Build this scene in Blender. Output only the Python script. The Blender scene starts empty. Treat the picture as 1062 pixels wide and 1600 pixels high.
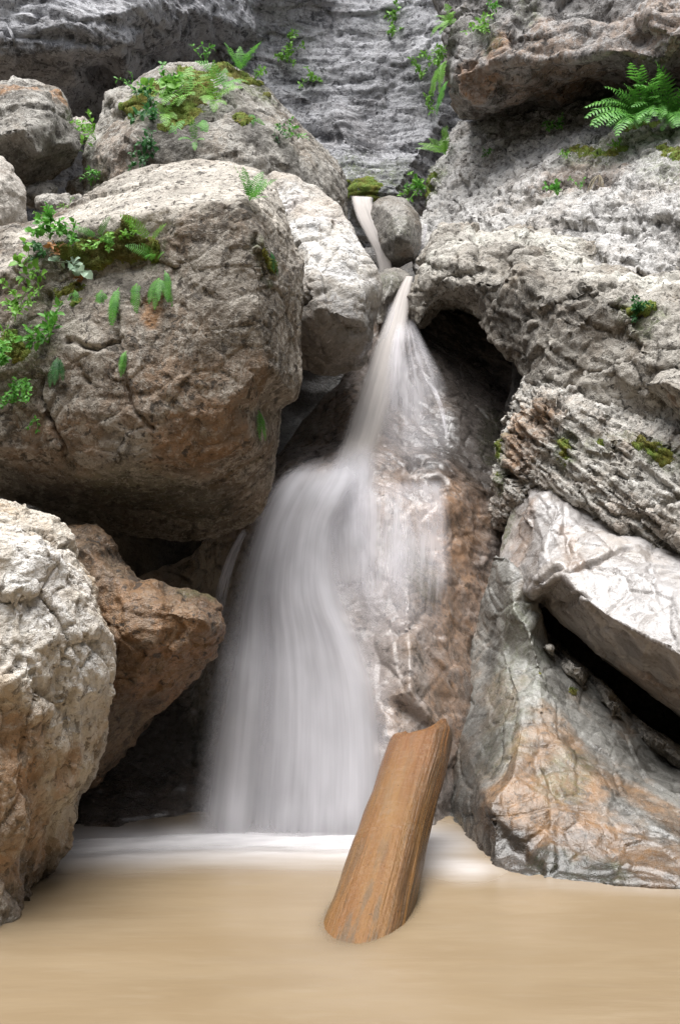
import bpy, bmesh, math, random, time
import numpy as np
from mathutils import Vector, Matrix
from mathutils.geometry import delaunay_2d_cdt
T0 = time.time()
SC = bpy.context.scene
COL = SC.collection
R = math.radians

# ------------------------------------------------------------------ camera, sky, sun, exposure
FPX, CX, CY, EYE = 1716.0, 531.0, 800.0, 1.6
cam_data = bpy.data.cameras.new('camera')
cam = bpy.data.objects.new('camera', cam_data)
COL.objects.link(cam)
cam.location = (0, 0, EYE)
cam.rotation_euler = (R(90), 0, 0)
cam_data.sensor_fit = 'VERTICAL'
cam_data.sensor_height = 24.0
cam_data.lens = 24.0 * FPX / 1600.0
cam_data.clip_end = 1000.0
SC.camera = cam

SUN_EL, SUN_AZ = 80.0, 215.0        # azimuth measured from +Y clockwise; veiled sun high over the gorge
world = bpy.data.worlds.new('World')
SC.world = world
world.use_nodes = True
wn = world.node_tree
wn.nodes.clear()
sky = wn.nodes.new('ShaderNodeTexSky')
sky.sky_type = 'NISHITA'
sky.sun_disc = False
sky.sun_elevation = R(SUN_EL)
sky.sun_rotation = R(SUN_AZ)
sky.dust_density = 4.0
hs = wn.nodes.new('ShaderNodeHueSaturation')
hs.inputs['Saturation'].default_value = 0.30
bg = wn.nodes.new('ShaderNodeBackground')
bg.inputs['Strength'].default_value = 0.05
wo = wn.nodes.new('ShaderNodeOutputWorld')
wn.links.new(sky.outputs[0], hs.inputs['Color'])
wn.links.new(hs.outputs[0], bg.inputs[0])
wn.links.new(bg.outputs[0], wo.inputs[0])

sun_data = bpy.data.lights.new('sun', 'SUN')
sun_data.energy = 1.5
sun_data.angle = R(50)
sun_data.color = (1.0, 0.99, 0.975)
sun = bpy.data.objects.new('sun', sun_data)
COL.objects.link(sun)
sun.rotation_euler = (R(90 - SUN_EL), 0, R(180 - SUN_AZ))
sun.location = (0, 0, 20)

SC.view_settings.view_transform = 'Standard'
SC.view_settings.look = 'None'
SC.view_settings.gamma = 1.0
SC.view_settings.exposure = 2.05
SC.cycles.transparent_max_bounces = 40
SC.cycles.max_bounces = 8
SC.cycles.diffuse_bounces = 4
SC.cycles.use_denoising = True
SC.cycles.denoising_prefilter = 'NONE'
SC.cycles.sample_clamp_indirect = 6.0

# ------------------------------------------------------------------ helpers
def at(x, y, d):
    """point in the world seen at photo pixel (x, y) when it stands d metres away"""
    return Vector(((x - CX) / FPX * d, d, EYE - (y - CY) / FPX * d))

def atn(pts):
    a = np.array(pts, dtype=np.float32)
    return np.stack([(a[:, 0] - CX) / FPX * a[:, 2], a[:, 2], EYE - (a[:, 1] - CY) / FPX * a[:, 2]], 1)

def tag(o, label=None, cat=None, group=None, kind=None):
    if label: o['label'] = label
    if cat: o['category'] = cat
    if group: o['group'] = group
    if kind: o['kind'] = kind
    return o

def link(name, mesh, mat=None, parent=None):
    o = bpy.data.objects.new(name, mesh)
    COL.objects.link(o)
    if mat: mesh.materials.append(mat)
    if parent: o.parent = parent
    return o

def mesh_from(name, V, F, smooth=True):
    """V (n,3) array, F (m,k) array with k = 3 or 4"""
    me = bpy.data.meshes.new(name)
    V = np.ascontiguousarray(V, dtype=np.float32)
    F = np.ascontiguousarray(F, dtype=np.int32)
    m, k = F.shape
    me.vertices.add(len(V))
    me.vertices.foreach_set('co', V.ravel())
    me.loops.add(m * k)
    me.loops.foreach_set('vertex_index', F.ravel())
    me.polygons.add(m)
    me.polygons.foreach_set('loop_start', np.arange(0, m * k, k, dtype=np.int32))
    if smooth:
        me.polygons.foreach_set('use_smooth', np.ones(m, dtype=bool))
    me.update(calc_edges=True)
    me.validate()
    return me

# ---- noise
_rs = np.random.RandomState(7)
PERM = _rs.permutation(256).astype(np.int32)
GRAD = _rs.normal(size=(256, 3)).astype(np.float32)
GRAD /= np.linalg.norm(GRAD, axis=1, keepdims=True)
RND = _rs.rand(256, 6).astype(np.float32)
TILT = _rs.normal(size=(256, 3)).astype(np.float32)

FRM = np.linalg.qr(_rs.normal(size=(256, 3, 3)))[0].astype(np.float32)
FRM *= (0.75 + 0.5 * _rs.rand(256, 3, 1)).astype(np.float32)

def hsh(x, y, z):
    return PERM[(PERM[(PERM[x & 255] + y) & 255] + z) & 255]

def perlin(p):
    pi = np.floor(p).astype(np.int32)
    f = (p - pi).astype(np.float32)
    u = f * f * f * (f * (f * 6 - 15) + 10)
    out = 0
    for i in (0, 1):
        wx = u[:, 0] if i else 1 - u[:, 0]
        for j in (0, 1):
            wxy = wx * (u[:, 1] if j else 1 - u[:, 1])
            for k in (0, 1):
                g = GRAD[hsh(pi[:, 0] + i, pi[:, 1] + j, pi[:, 2] + k)]
                dt = g[:, 0] * (f[:, 0] - i) + g[:, 1] * (f[:, 1] - j) + g[:, 2] * (f[:, 2] - k)
                out = out + wxy * (u[:, 2] if k else 1 - u[:, 2]) * dt
    return out * 1.5

def fbm(p, octv, gain=0.5):
    out, a = 0, 1.0
    for o in range(octv):
        out = out + a * perlin(p + 13.7 * o)
        p = p * 2.03
        a *= gain
    return out

def ridged(p, octv, gain=0.5):
    out, a, w = 0, 1.0, 1.0
    for o in range(octv):
        n = 1 - np.abs(perlin(p + 7.1 * o)) * 1.6
        n = np.clip(n, 0, 1) ** 2
        out = out + a * n * w
        w = np.clip(n * 1.5, 0.2, 1)
        p = p * 2.1
        a *= gain
    return out - 0.7

def voro(p):
    """cell noise: offset to the nearest point, its hash, distance to the border"""
    b = np.floor(p - 0.5).astype(np.int32)
    n = len(p)
    d1 = np.full(n, 9.0, np.float32); d2 = np.full(n, 9.0, np.float32)
    vec = np.zeros((n, 3), np.float32); idx = np.zeros(n, np.int32)
    for i in (0, 1):
        for j in (0, 1):
            for k in (0, 1):
                c = b + np.array([i, j, k], np.int32)
                h = hsh(c[:, 0], c[:, 1], c[:, 2])
                v = (p - (c + 0.5 + (RND[h, :3] - 0.5) * 0.75)).astype(np.float32)
                d = (v * v).sum(1)
                near = d < d1
                d2 = np.where(near, d1, np.minimum(d2, d))
                d1 = np.where(near, d, d1)
                vec[near] = v[near]; idx[near] = h[near]
    return vec, idx, np.sqrt(d2) - np.sqrt(d1)

def scallop(p):
    """lower envelope of tilted bowls: flat-ish faces meeting in sharp edges, never torn"""
    b = np.floor(p - 0.5).astype(np.int32)
    best = np.full(len(p), 9.0, np.float32)
    for i in (0, 1):
        for j in (0, 1):
            for k in (0, 1):
                c = b + np.array([i, j, k], np.int32)
                h = hsh(c[:, 0], c[:, 1], c[:, 2])
                v = (p - (c + 0.5 + (RND[h, :3] - 0.5) * 0.75)).astype(np.float32)
                e = np.abs(np.einsum('nij,nj->ni', FRM[h], v)).max(1)
                best = np.minimum(best, e + 0.3 * RND[h, 4])
    return best * 2.2 - 1.1

def frame(nrm):
    n = np.array(nrm, np.float32); n /= np.linalg.norm(n)
    a = np.cross(n, [0.13, 1, 0.07]); a /= np.linalg.norm(a)
    return np.stack([a, np.cross(n, a), n], 0).astype(np.float32)

def displace_value(P, step, seed):
    kind, amp = step[0], step[1]
    Q = P + seed * 3.17
    if kind == 'fbm':
        return amp * fbm(Q * step[2], step[3])
    if kind == 'ridge':
        return amp * ridged(Q * step[2], step[3])
    if kind == 'pit':
        return -amp * np.clip(fbm(Q * step[2], step[3]) - 0.15, 0, 1)
    if kind == 'facet':                       # chipped planes
        W = Q * step[2]
        W = W + 0.35 * np.stack([perlin(W * 0.7 + 5), perlin(W * 0.7 + 21), perlin(W * 0.7 + 47)], 1)
        return amp * scallop(W)
    if kind == 'block':                       # bedded blocks: step = (kind, amp, (length, depth, thickness), bedding normal[, warp])
        Fm = frame(step[3])
        warp = step[4] if len(step) > 4 else 0.06
        W = Q + warp * np.stack([perlin(Q * 2.3 + 5), perlin(Q * 2.3 + 21), perlin(Q * 2.3 + 47)], 1)
        L = (W @ Fm.T) / np.array(step[2], np.float32)
        vec, idx, e = voro(L)
        return amp * ((RND[idx, 4] - 0.5) * 2 + 0.5 * np.clip((vec * TILT[idx]).sum(1), -1, 1)) - amp * 0.8 * np.exp(-(e / 0.07) ** 2)
    if kind == 'bed':                         # parting lines along the bedding
        Fm = frame(step[3])
        s = (Q @ Fm[2]) / step[2] + 0.5 * fbm(Q * 1.1, 3)
        k = np.floor(s); f = s - k
        r = RND[(k.astype(np.int32) * 37) & 255, 3]
        return amp * (r - 0.5) * 2 - amp * 1.2 * np.exp(-((np.minimum(f, 1 - f)) / 0.06) ** 2) * (perlin(Q * 1.7 + 9) > -0.15)
    if kind == 'crack':
        n = perlin(Q * step[2] + 0.25 * fbm(Q * step[2] * 3 + 4, 3)[:, None])
        m = np.clip(perlin(Q * step[2] * 0.8 + 31) * 2.5 + 0.3, 0, 1)
        return -amp * np.exp(-(n / step[3]) ** 2) * m
    raise ValueError(kind)

def seg_dist(P, pts):
    best = np.full(len(P), 1e9, np.float32)
    pts = np.asarray(pts, np.float32)
    if len(pts) == 1:
        return np.linalg.norm(P - pts[0], axis=1)
    for a, b in zip(pts[:-1], pts[1:]):
        ab = b - a
        t = np.clip(((P - a) @ ab) / max(1e-9, float(ab @ ab)), 0, 1)
        best = np.minimum(best, np.linalg.norm(P - a - t[:, None] * ab, axis=1))
    return best

def dense(px, step=9.0):
    out = [px[0]]
    for a, b in zip(px[:-1], px[1:]):
        n = max(1, int(math.hypot(b[0] - a[0], b[1] - a[1]) / step))
        out += [(a[0] + (b[0] - a[0]) * k / n, a[1] + (b[1] - a[1]) * k / n) for k in range(1, n + 1)]
    return out

def lift(V, px):
    """photo pixels -> the nearest points of a rock's surface there"""
    x = CX + FPX * V[:, 0] / V[:, 1]; y = CY - FPX * (V[:, 2] - EYE) / V[:, 1]
    out = []
    for q in px:
        e = np.abs(x - q[0]) + np.abs(y - q[1])
        m = np.where(e < 9)[0]
        if len(m) == 0:
            m = np.argsort(e)[:3]
        out.append(V[m[np.argmin(V[m, 1] + 0.02 * e[m])]])
    return np.array(out)

def smooth01(x, a, b):
    t = np.clip((x - a) / (b - a), 0, 1); return t * t * (3 - 2 * t)

ROCKS = {}
def rock(name, outline, inner, thick, vox, recipe, mat, smooth=4, seed=1, stains_light=(), cracks=(), shrink=0.85, res=1.0, lines=(), tide=0.0):
    """closed, really thick rock: drawn corners at their own distances, remeshed, weathered"""
    n = len(outline)
    allp = list(outline) + list(inner)
    co = [Vector((p[0], -p[1])) for p in allp]
    vs, es, fs, ov, oe, of = delaunay_2d_cdt(co, list(lines), [list(range(n))], 1, 1e-4)
    dep = []
    for k, v in enumerate(vs):
        if ov[k]:
            dep.append(allp[ov[k][0]][2])
        else:
            w = [(1 / (1e-6 + (c - v).length_squared), allp[i][2]) for i, c in enumerate(co)]
            w.sort(reverse=True); w = w[:3]
            dep.append(sum(a * b for a, b in w) / sum(a for a, b in w))
    idx = {}
    for k in range(len(vs)):
        for o in ov[k]: idx[o] = k
    ring = [idx[i] for i in range(n)]
    cx = sum(p[0] for p in outline) / n; cy = sum(p[1] for p in outline) / n
    bm = bmesh.new()
    fv = [bm.verts.new(at(v.x, -v.y, d)) for v, d in zip(vs, dep)]
    bv = {}
    for k, v in enumerate(vs):
        x = cx + (v.x - cx) * shrink; y = cy + (-v.y - cy) * shrink
        base = dep[k] if k in set(ring) else max(p[2] for p in outline) + 0.15 * thick
        bv[k] = bm.verts.new(at(x, y, base + thick))
    for f in fs:
        try:
            bm.faces.new([fv[i] for i in f]); bm.faces.new([bv[i] for i in reversed(f)])
        except ValueError: pass
    for a, b in zip(ring, ring[1:] + ring[:1]):
        try: bm.faces.new([fv[a], fv[b], bv[b], bv[a]])
        except ValueError: pass
    bmesh.ops.recalc_face_normals(bm, faces=bm.faces[:])
    me = bpy.data.meshes.new('tmp'); bm.to_mesh(me); bm.free()
    tmp = bpy.data.objects.new('tmp', me); COL.objects.link(tmp)
    md = tmp.modifiers.new('r', 'REMESH'); md.mode = 'VOXEL'; md.voxel_size = vox * res
    sm = tmp.modifiers.new('s', 'SMOOTH'); sm.factor = 0.5; sm.iterations = smooth
    dg = bpy.context.evaluated_depsgraph_get()
    new = bpy.data.meshes.new_from_object(tmp.evaluated_get(dg))
    bpy.data.objects.remove(tmp); bpy.data.meshes.remove(me)
    nv = len(new.vertices)
    P = np.empty(nv * 3, np.float32); new.vertices.foreach_get('co', P); P = P.reshape(-1, 3)
    def normals():
        N = np.empty(nv * 3, np.float32); new.vertices.foreach_get('normal', N); return N.reshape(-1, 3)
    N = normals()
    view = np.array([0, 0, EYE], np.float32) - P
    view /= np.linalg.norm(view, axis=1, keepdims=True)
    front = (N * view).sum(1) > -0.45
    V = P.copy()
    half = 0
    for q, step in enumerate(recipe):
        if step == 'renormal':
            new.vertices.foreach_set('co', V.ravel()); new.update(); N = normals(); P = V.copy(); continue
        sel = front if step[0] != 'fbm' or step[2] > 3 else np.ones(nv, bool)
        V[sel] += (displace_value(P[sel], step, seed + 0.37 * q)[:, None] * N[sel]).astype(np.float32)
    for c in cracks:                          # (polyline in pixels, width m, depth m)
        L = lift(V, dense(c[0]))
        L = L + 0.006 * fbm(L * 20.0, 2)[:, None]
        w = fbm(V * 9.0, 2)
        dd = seg_dist(V + 0.015 * w[:, None], L)
        V -= (c[2] * np.exp(-(dd / c[1]) ** 2) * (0.7 + 0.5 * w))[:, None] * N
    # stain map: r ochre, g green growth, b wet, a dark and painted shade, w pale and painted sky sheen
    A = np.zeros((nv, 5), np.float32)
    if stains_light:
        wob = fbm(V * 3.0, 4); wob2 = fbm(V * 16.0 + 3, 3)
        for ch, pts, rad, amt in stains_light:
            L = lift(V, pts)
            dd = seg_dist(V, L) / rad + 0.35 * wob + 0.22 * wob2
            val = np.clip(1.15 - dd, 0, 1); val = np.clip(val / 0.55, 0, 1) * amt
            k = 'rgbxw'.index(ch)
            A[:, k] = np.maximum(A[:, k], val)
    if tide:                                  # dark wet band along the waterline
        tl = V[:, 2] + 0.10 * fbm(V * 5.0 + 2, 3)
        A[:, 2] = np.maximum(A[:, 2], 1 - smooth01(tl, 0.08, 0.26))
        A[:, 3] = np.maximum(A[:, 3], tide * (1 - smooth01(tl, 0.03, 0.16)))
    new.vertices.foreach_set('co', V.ravel())
    at_ = new.attributes.new('stain_shade', 'FLOAT_COLOR', 'POINT')
    at_.data.foreach_set('color', np.ascontiguousarray(A[:, :4]).ravel())
    pa = new.attributes.new('pale_sheen', 'FLOAT', 'POINT')
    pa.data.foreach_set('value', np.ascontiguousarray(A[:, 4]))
    new.polygons.foreach_set('use_smooth', np.ones(len(new.polygons), bool))
    new.update()
    o = link(name, new, mat)
    new.name = name
    ROCKS[o.name] = (o, V, A, normals())
    print('rock', o.name, nv, round(time.time() - T0, 1))
    return o

# ------------------------------------------------------------------ materials
def nt(name):
    m = bpy.data.materials.new(name); m.use_nodes = True
    t = m.node_tree; t.nodes.clear()
    return m, t, t.nodes, t.links

class G:
    """small node graph writer"""
    def __init__(s, name):
        s.m, s.t, s.n, s.l = nt(name)
        s.out = s.n.new('ShaderNodeOutputMaterial')
    def set(s, sock, v):
        if isinstance(v, bpy.types.NodeSocket): s.l.new(v, sock)
        else: sock.default_value = v
    def coord(s, which='Object'):
        return s.n.new('ShaderNodeTexCoord').outputs[which]
    def mapv(s, v, scale=(1, 1, 1), rot=(0, 0, 0), loc=(0, 0, 0)):
        k = s.n.new('ShaderNodeMapping'); s.l.new(v, k.inputs[0])
        k.inputs['Scale'].default_value = scale; k.inputs['Rotation'].default_value = rot; k.inputs['Location'].default_value = loc
        return k.outputs[0]
    def noise(s, v, scale, detail=6, rough=0.6, dist=0.0, col=False):
        k = s.n.new('ShaderNodeTexNoise'); s.l.new(v, k.inputs['Vector'])
        k.inputs['Scale'].default_value = scale; k.inputs['Detail'].default_value = detail
        k.inputs['Roughness'].default_value = rough; k.inputs['Distortion'].default_value = dist
        return k.outputs['Color' if col else 'Fac']
    def voro(s, v, scale, feature='F1', out='Distance'):
        k = s.n.new('ShaderNodeTexVoronoi'); k.feature = feature; s.l.new(v, k.inputs['Vector'])
        k.inputs['Scale'].default_value = scale
        return k.outputs[out]
    def ramp(s, f, a, b, lo=0.0, hi=1.0):
        k = s.n.new('ShaderNodeMapRange'); k.interpolation_type = 'SMOOTHSTEP'
        s.set(k.inputs[0], f)
        k.inputs[1].default_value = a; k.inputs[2].default_value = b
        k.inputs[3].default_value = lo; k.inputs[4].default_value = hi
        return k.outputs[0]
    def math(s, op, a, b=0.0, clamp=False):
        k = s.n.new('ShaderNodeMath'); k.operation = op; k.use_clamp = clamp
        s.set(k.inputs[0], a); s.set(k.inputs[1], b)
        return k.outputs[0]
    def mix(s, f, a, b, mode='MIX'):
        k = s.n.new('ShaderNodeMix'); k.data_type = 'RGBA'; k.blend_type = mode; k.clamp_factor = True
        s.set(k.inputs[0], f)
        for sock, v in ((k.inputs[6], a), (k.inputs[7], b)):
            s.set(sock, (*v, 1.0) if isinstance(v, tuple) and len(v) == 3 else v)
        return k.outputs[2]
    def mixf(s, f, a, b):
        k = s.n.new('ShaderNodeMix'); k.data_type = 'FLOAT'
        s.set(k.inputs[0], f); s.set(k.inputs[2], a); s.set(k.inputs[3], b)
        return k.outputs[0]
    def attr(s, name):
        k = s.n.new('ShaderNodeAttribute'); k.attribute_name = name
        return k
    def sep(s, c):
        k = s.n.new('ShaderNodeSeparateColor'); s.l.new(c, k.inputs[0]); return k.outputs
    def bump(s, h, strength, dist, nrm=None):
        k = s.n.new('ShaderNodeBump'); s.l.new(h, k.inputs['Height'])
        k.inputs['Strength'].default_value = strength; k.inputs['Distance'].default_value = dist
        if nrm is not None: s.l.new(nrm, k.inputs['Normal'])
        return k.outputs[0]
    def bsdf(s, col, rough, nrm=None, spec=0.5, **kw):
        k = s.n.new('ShaderNodeBsdfPrincipled')
        s.set(k.inputs['Base Color'], (*col, 1.0) if isinstance(col, tuple) else col)
        s.set(k.inputs['Roughness'], rough)
        s.set(k.inputs['Specular IOR Level'], spec)
        if nrm is not None: s.l.new(nrm, k.inputs['Normal'])
        for a, b in kw.items(): s.set(k.inputs[a], b)
        return k.outputs[0]
    def done(s, sh):
        s.l.new(sh, s.out.inputs['Surface']); return s.m

OCHRE = (0.36, 0.17, 0.055)
def rock_mat(name, light, mid, dark, warm=(0.25, 0.15, 0.08), warm_amt=0.5, scale=1.0, speck=0.6, rough=0.8, wet=0.0,
             bump=0.8, beds=None, streak=0.4, green=(0.10, 0.13, 0.04), ochre=OCHRE, crackle=0.4, crust=0.0, pits=0.0):
    """limestone: big tonal patches, lime crust, pits, runs, specks and hairline cracks; crust/pits > 0 give more of them"""
    g = G(name)
    v = g.coord('Object')
    big = g.noise(v, 1.5 * scale, 7, 0.62, 0.4)
    med = g.noise(v, 5.5 * scale, 6, 0.68, 0.6)
    fin = g.noise(v, 26 * scale, 4, 0.7)
    grain = g.noise(v, 95 * scale, 2, 0.75)
    cr_n = g.noise(g.mapv(v, (1, 1, 0.8), loc=(2, 7, 5)), 8 * scale, 6, 0.72, 0.7)
    pt_n = g.noise(g.mapv(v, loc=(6, 1, 8)), 17 * scale, 5, 0.7, 0.5)
    c2_n = g.noise(g.mapv(v, loc=(3, 3, 1)), 34 * scale, 3, 0.68, 0.3)
    st = g.sep(g.attr('stain_shade').outputs['Color']); dk = g.attr('stain_shade').outputs['Alpha']
    pale_lit = g.attr('pale_sheen').outputs['Fac']
    c = g.mix(g.ramp(big, 0.40, 0.60), mid, tuple(0.55 * a + 0.45 * b for a, b in zip(mid, light)))
    c = g.mix(g.ramp(g.noise(g.mapv(v, loc=(4, 2, 9)), 2.1 * scale, 5, 0.65), 0.47, 0.62, 0, warm_amt), c, warm)
    c = g.mix(g.ramp(med, 0.53, 0.62, 0, 0.75), c, dark)
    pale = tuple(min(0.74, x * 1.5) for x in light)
    c = g.mix(g.math('MULTIPLY', pale_lit, 0.9), c, g.mix(g.ramp(med, 0.4, 0.6), pale, light))  # pale rock together with painted sky sheen on the tops
    if streak:                                  # runs of water and lime down the face
        sv = g.noise(g.mapv(v, (7, 7, 0.7)), 1.6 * scale, 5, 0.65, 0.5)
        c = g.mix(g.ramp(sv, 0.54, 0.66, 0, streak), c, dark)
        c = g.mix(g.ramp(g.noise(g.mapv(v, (9, 9, 1.1), loc=(3, 8, 1)), 1.9 * scale, 5, 0.65, 0.4), 0.57, 0.66, 0, streak * 0.9), c, light)
    if beds:
        bv = g.mapv(v, (1, 1, 1), rot=beds[0])
        bn = g.noise(g.mapv(bv, (1.2, 1.2, 22)), beds[1], 6, 0.7, 0.3)
        c = g.mix(g.ramp(bn, 0.53, 0.63, 0, beds[2]), c, dark)
        c = g.mix(g.ramp(bn, 0.46, 0.36, 0, beds[2] * 0.8), c, light)
    # ochre and green growth; the dark channel also paints shade on undersides
    och = g.math('MULTIPLY', st[0], g.ramp(med, 0.3, 0.6, 1.0, 0.65), True)
    hue = g.mix(g.ramp(g.noise(v, 7, 4, 0.65), 0.4, 0.6), ochre, tuple(x * 0.5 for x in ochre))
    c = g.mix(och, c, hue)
    gr = g.math('MULTIPLY', st[1], g.ramp(fin, 0.6, 0.42, 0.35, 1.0), True)
    c = g.mix(gr, c, g.mix(g.ramp(g.noise(v, 11, 4, 0.7), 0.38, 0.62), green, tuple(x * 0.45 for x in green)))
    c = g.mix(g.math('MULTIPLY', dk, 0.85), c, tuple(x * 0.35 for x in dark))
    # lime crust and pits: colour and relief come from the same pattern
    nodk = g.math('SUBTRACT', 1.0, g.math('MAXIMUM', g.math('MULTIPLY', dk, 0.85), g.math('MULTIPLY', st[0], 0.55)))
    crm = g.math('MULTIPLY', g.ramp(cr_n, 0.535 - crust, 0.575 - crust), g.ramp(grain, 0.62, 0.45, 0.45, 1.0))
    ptm = g.ramp(pt_n, 0.575 - pits, 0.625 - pits)
    c2m = g.math('MULTIPLY', g.ramp(c2_n, 0.56, 0.61), nodk)
    crm = g.math('MULTIPLY', crm, nodk)
    c = g.mix(g.math('MULTIPLY', crm, g.math('SUBTRACT', 0.35 + 0.6 * speck, g.math('MULTIPLY', dk, 0.5)), True), c, light)
    c = g.mix(g.math('MULTIPLY', c2m, speck * 0.75), c, tuple(min(0.7, x * 1.1) for x in light))
    c = g.mix(g.math('MULTIPLY', ptm, min(1.0, 0.4 + 0.75 * speck)), c, tuple(x * 0.8 for x in dark))
    c = g.mix(g.ramp(fin, 0.57, 0.64, 0, speck), c, dark)
    c = g.mix(g.ramp(grain, 0.60, 0.70, 0, speck * 0.7), c, dark)
    line = None
    if crackle:
        dv = g.n.new('ShaderNodeVectorMath'); dv.operation = 'MULTIPLY_ADD'
        g.l.new(g.noise(v, 7, 4, 0.65, col=True), dv.inputs[0]); dv.inputs[1].default_value = (0.35,) * 3; g.l.new(v, dv.inputs[2])
        ce = g.voro(dv.outputs[0], 3.2 * scale, 'DISTANCE_TO_EDGE')
        line = g.math('MULTIPLY', g.ramp(ce, 0.018, 0.003), g.ramp(g.noise(g.mapv(v, loc=(9, 1, 4)), 2.3 * scale, 4), 0.48, 0.58))
        c = g.mix(g.math('MULTIPLY', line, crackle), c, (0.03, 0.025, 0.02))
    wetm = g.math('MULTIPLY', g.math('MAXIMUM', st[2], wet), g.ramp(big, 0.2, 0.5, 0.7, 1.0), True)
    c = g.mix(g.math('MULTIPLY', wetm, 0.55), c, (0.5, 0.48, 0.46), 'MULTIPLY')
    rg = g.mixf(wetm, g.ramp(fin, 0.3, 0.7, rough - 0.12, rough + 0.1), g.ramp(fin, 0.35, 0.65, 0.16, 0.42))
    h = g.math('ADD', g.math('MULTIPLY', g.noise(v, 30 * scale, 5, 0.7, 0.3), 1.1), g.math('MULTIPLY', grain, 0.45))
    h = g.math('ADD', h, g.math('MULTIPLY', crm, 0.28))
    h = g.math('ADD', h, g.math('MULTIPLY', c2m, 0.18))
    h = g.math('SUBTRACT', h, g.math('MULTIPLY', ptm, 0.5))
    if line is not None: h = g.math('SUBTRACT', h, g.math('MULTIPLY', line, 0.6 * crackle))
    nr = g.bump(h, bump * 0.9, 0.03)
    return g.done(g.bsdf(c, rg, nr, 0.42, **{'Coat Weight': g.math('MULTIPLY', wetm, 0.55), 'Coat Roughness': 0.16, 'Coat Normal': g.bump(h, bump * 0.35, 0.02)}))

M = {}
M['big'] = rock_mat('brown_limestone', (0.43, 0.395, 0.345), (0.175, 0.148, 0.118), (0.062, 0.052, 0.042), (0.19, 0.125, 0.075), 0.5, streak=0.7, speck=0.6)
M['pale'] = rock_mat('pale_rough_limestone', (0.66, 0.61, 0.54), (0.50, 0.44, 0.36), (0.20, 0.16, 0.115), (0.36, 0.23, 0.11), 0.55, speck=0.45, streak=0.15, crackle=0.2)
M['brown'] = rock_mat('rusty_brown_rock', (0.29, 0.22, 0.155), (0.165, 0.108, 0.064), (0.045, 0.035, 0.027), (0.22, 0.11, 0.045), 0.7, rough=0.6, wet=0.35, streak=0.15)
M['white'] = rock_mat('white_limestone', (0.58, 0.55, 0.50), (0.46, 0.42, 0.37), (0.24, 0.2, 0.165), (0.36, 0.28, 0.2), 0.3, speck=0.4, streak=0.15)
M['upper'] = rock_mat('mottled_limestone', (0.50, 0.48, 0.44), (0.25, 0.23, 0.20), (0.08, 0.07, 0.058), (0.23, 0.17, 0.115), 0.4, streak=0.5)
M['wetgrey'] = rock_mat('wet_grey_stone', (0.40, 0.375, 0.335), (0.27, 0.25, 0.22), (0.10, 0.09, 0.075), (0.2, 0.14, 0.08), 0.4, rough=0.5, wet=0.6, streak=0.0)
M['cliff'] = rock_mat('grey_bedded_cliff', (0.52, 0.52, 0.54), (0.36, 0.36, 0.38), (0.075, 0.075, 0.082), (0.17, 0.15, 0.14), 0.4, scale=0.6, beds=((R(2), R(-7), 0), 0.6, 0.8), streak=0.5)
M['over'] = rock_mat('overhang_limestone', (0.42, 0.405, 0.395), (0.25, 0.235, 0.225), (0.07, 0.062, 0.056), (0.27, 0.16, 0.085), 0.5, scale=0.8, streak=0.45)
M['slope'] = rock_mat('crumbly_pale_slope', (0.62, 0.605, 0.59), (0.44, 0.425, 0.405), (0.12, 0.11, 0.10), (0.28, 0.22, 0.16), 0.3, scale=0.9, streak=0.0, crackle=0.2)
M['arch'] = rock_mat('weathered_arch_limestone', (0.52, 0.49, 0.44), (0.27, 0.245, 0.21), (0.075, 0.066, 0.054), (0.22, 0.165, 0.11), 0.4, streak=0.3)
M['beds'] = rock_mat('thin_bedded_limestone', (0.62, 0.60, 0.56), (0.38, 0.355, 0.315), (0.09, 0.08, 0.068), (0.32, 0.2, 0.12), 0.3, beds=((0, R(28), 0), 1.0, 0.4), streak=0.0, crackle=0.0)
M['slab'] = rock_mat('smooth_lavender_slab', (0.50, 0.485, 0.485), (0.39, 0.37, 0.36), (0.19, 0.165, 0.145), (0.34, 0.27, 0.2), 0.35, speck=0.22, rough=0.5, wet=0.25, bump=0.35, streak=0.15)
M['wedge'] = rock_mat('water_stained_wedge', (0.36, 0.355, 0.33), (0.205, 0.20, 0.185), (0.07, 0.066, 0.058), (0.27, 0.17, 0.095), 0.45, speck=0.22, crust=-0.015, ochre=(0.30, 0.15, 0.048), rough=0.48, wet=0.55, bump=0.4, streak=0.3)
M['bed'] = rock_mat('wet_stream_bedrock', (0.54, 0.48, 0.45), (0.36, 0.31, 0.28), (0.06, 0.052, 0.045), (0.36, 0.24, 0.15), 0.5, ochre=(0.36, 0.19, 0.085), speck=0.22, rough=0.35, wet=0.75, bump=0.3, streak=0.2)
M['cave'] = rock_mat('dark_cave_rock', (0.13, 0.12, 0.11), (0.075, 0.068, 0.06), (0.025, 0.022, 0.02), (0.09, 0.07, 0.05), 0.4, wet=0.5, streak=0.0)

# ------------------------------------------------------------------ the setting
PX = 1.0 / 1097.0
FAST = 1.0
def vx(d, k=1.7): return d * PX * k * 1.3

g = G('gravel_ground')
v = g.coord('Object')
ground_mat = g.done(g.bsdf(g.mix(g.noise(v, 3, 10, 0.7), (0.10, 0.08, 0.06), (0.25, 0.2, 0.15)), 0.9, g.bump(g.noise(v, 20, 10), 0.6, 0.05)))
V = np.array([[-200, -200, -0.9], [200, -200, -0.9], [200, 200, -0.9], [-200, 200, -0.9]])
tag(link('ground', mesh_from('ground', V, np.array([[0, 1, 2, 3]])), ground_mat), kind='structure')

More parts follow.
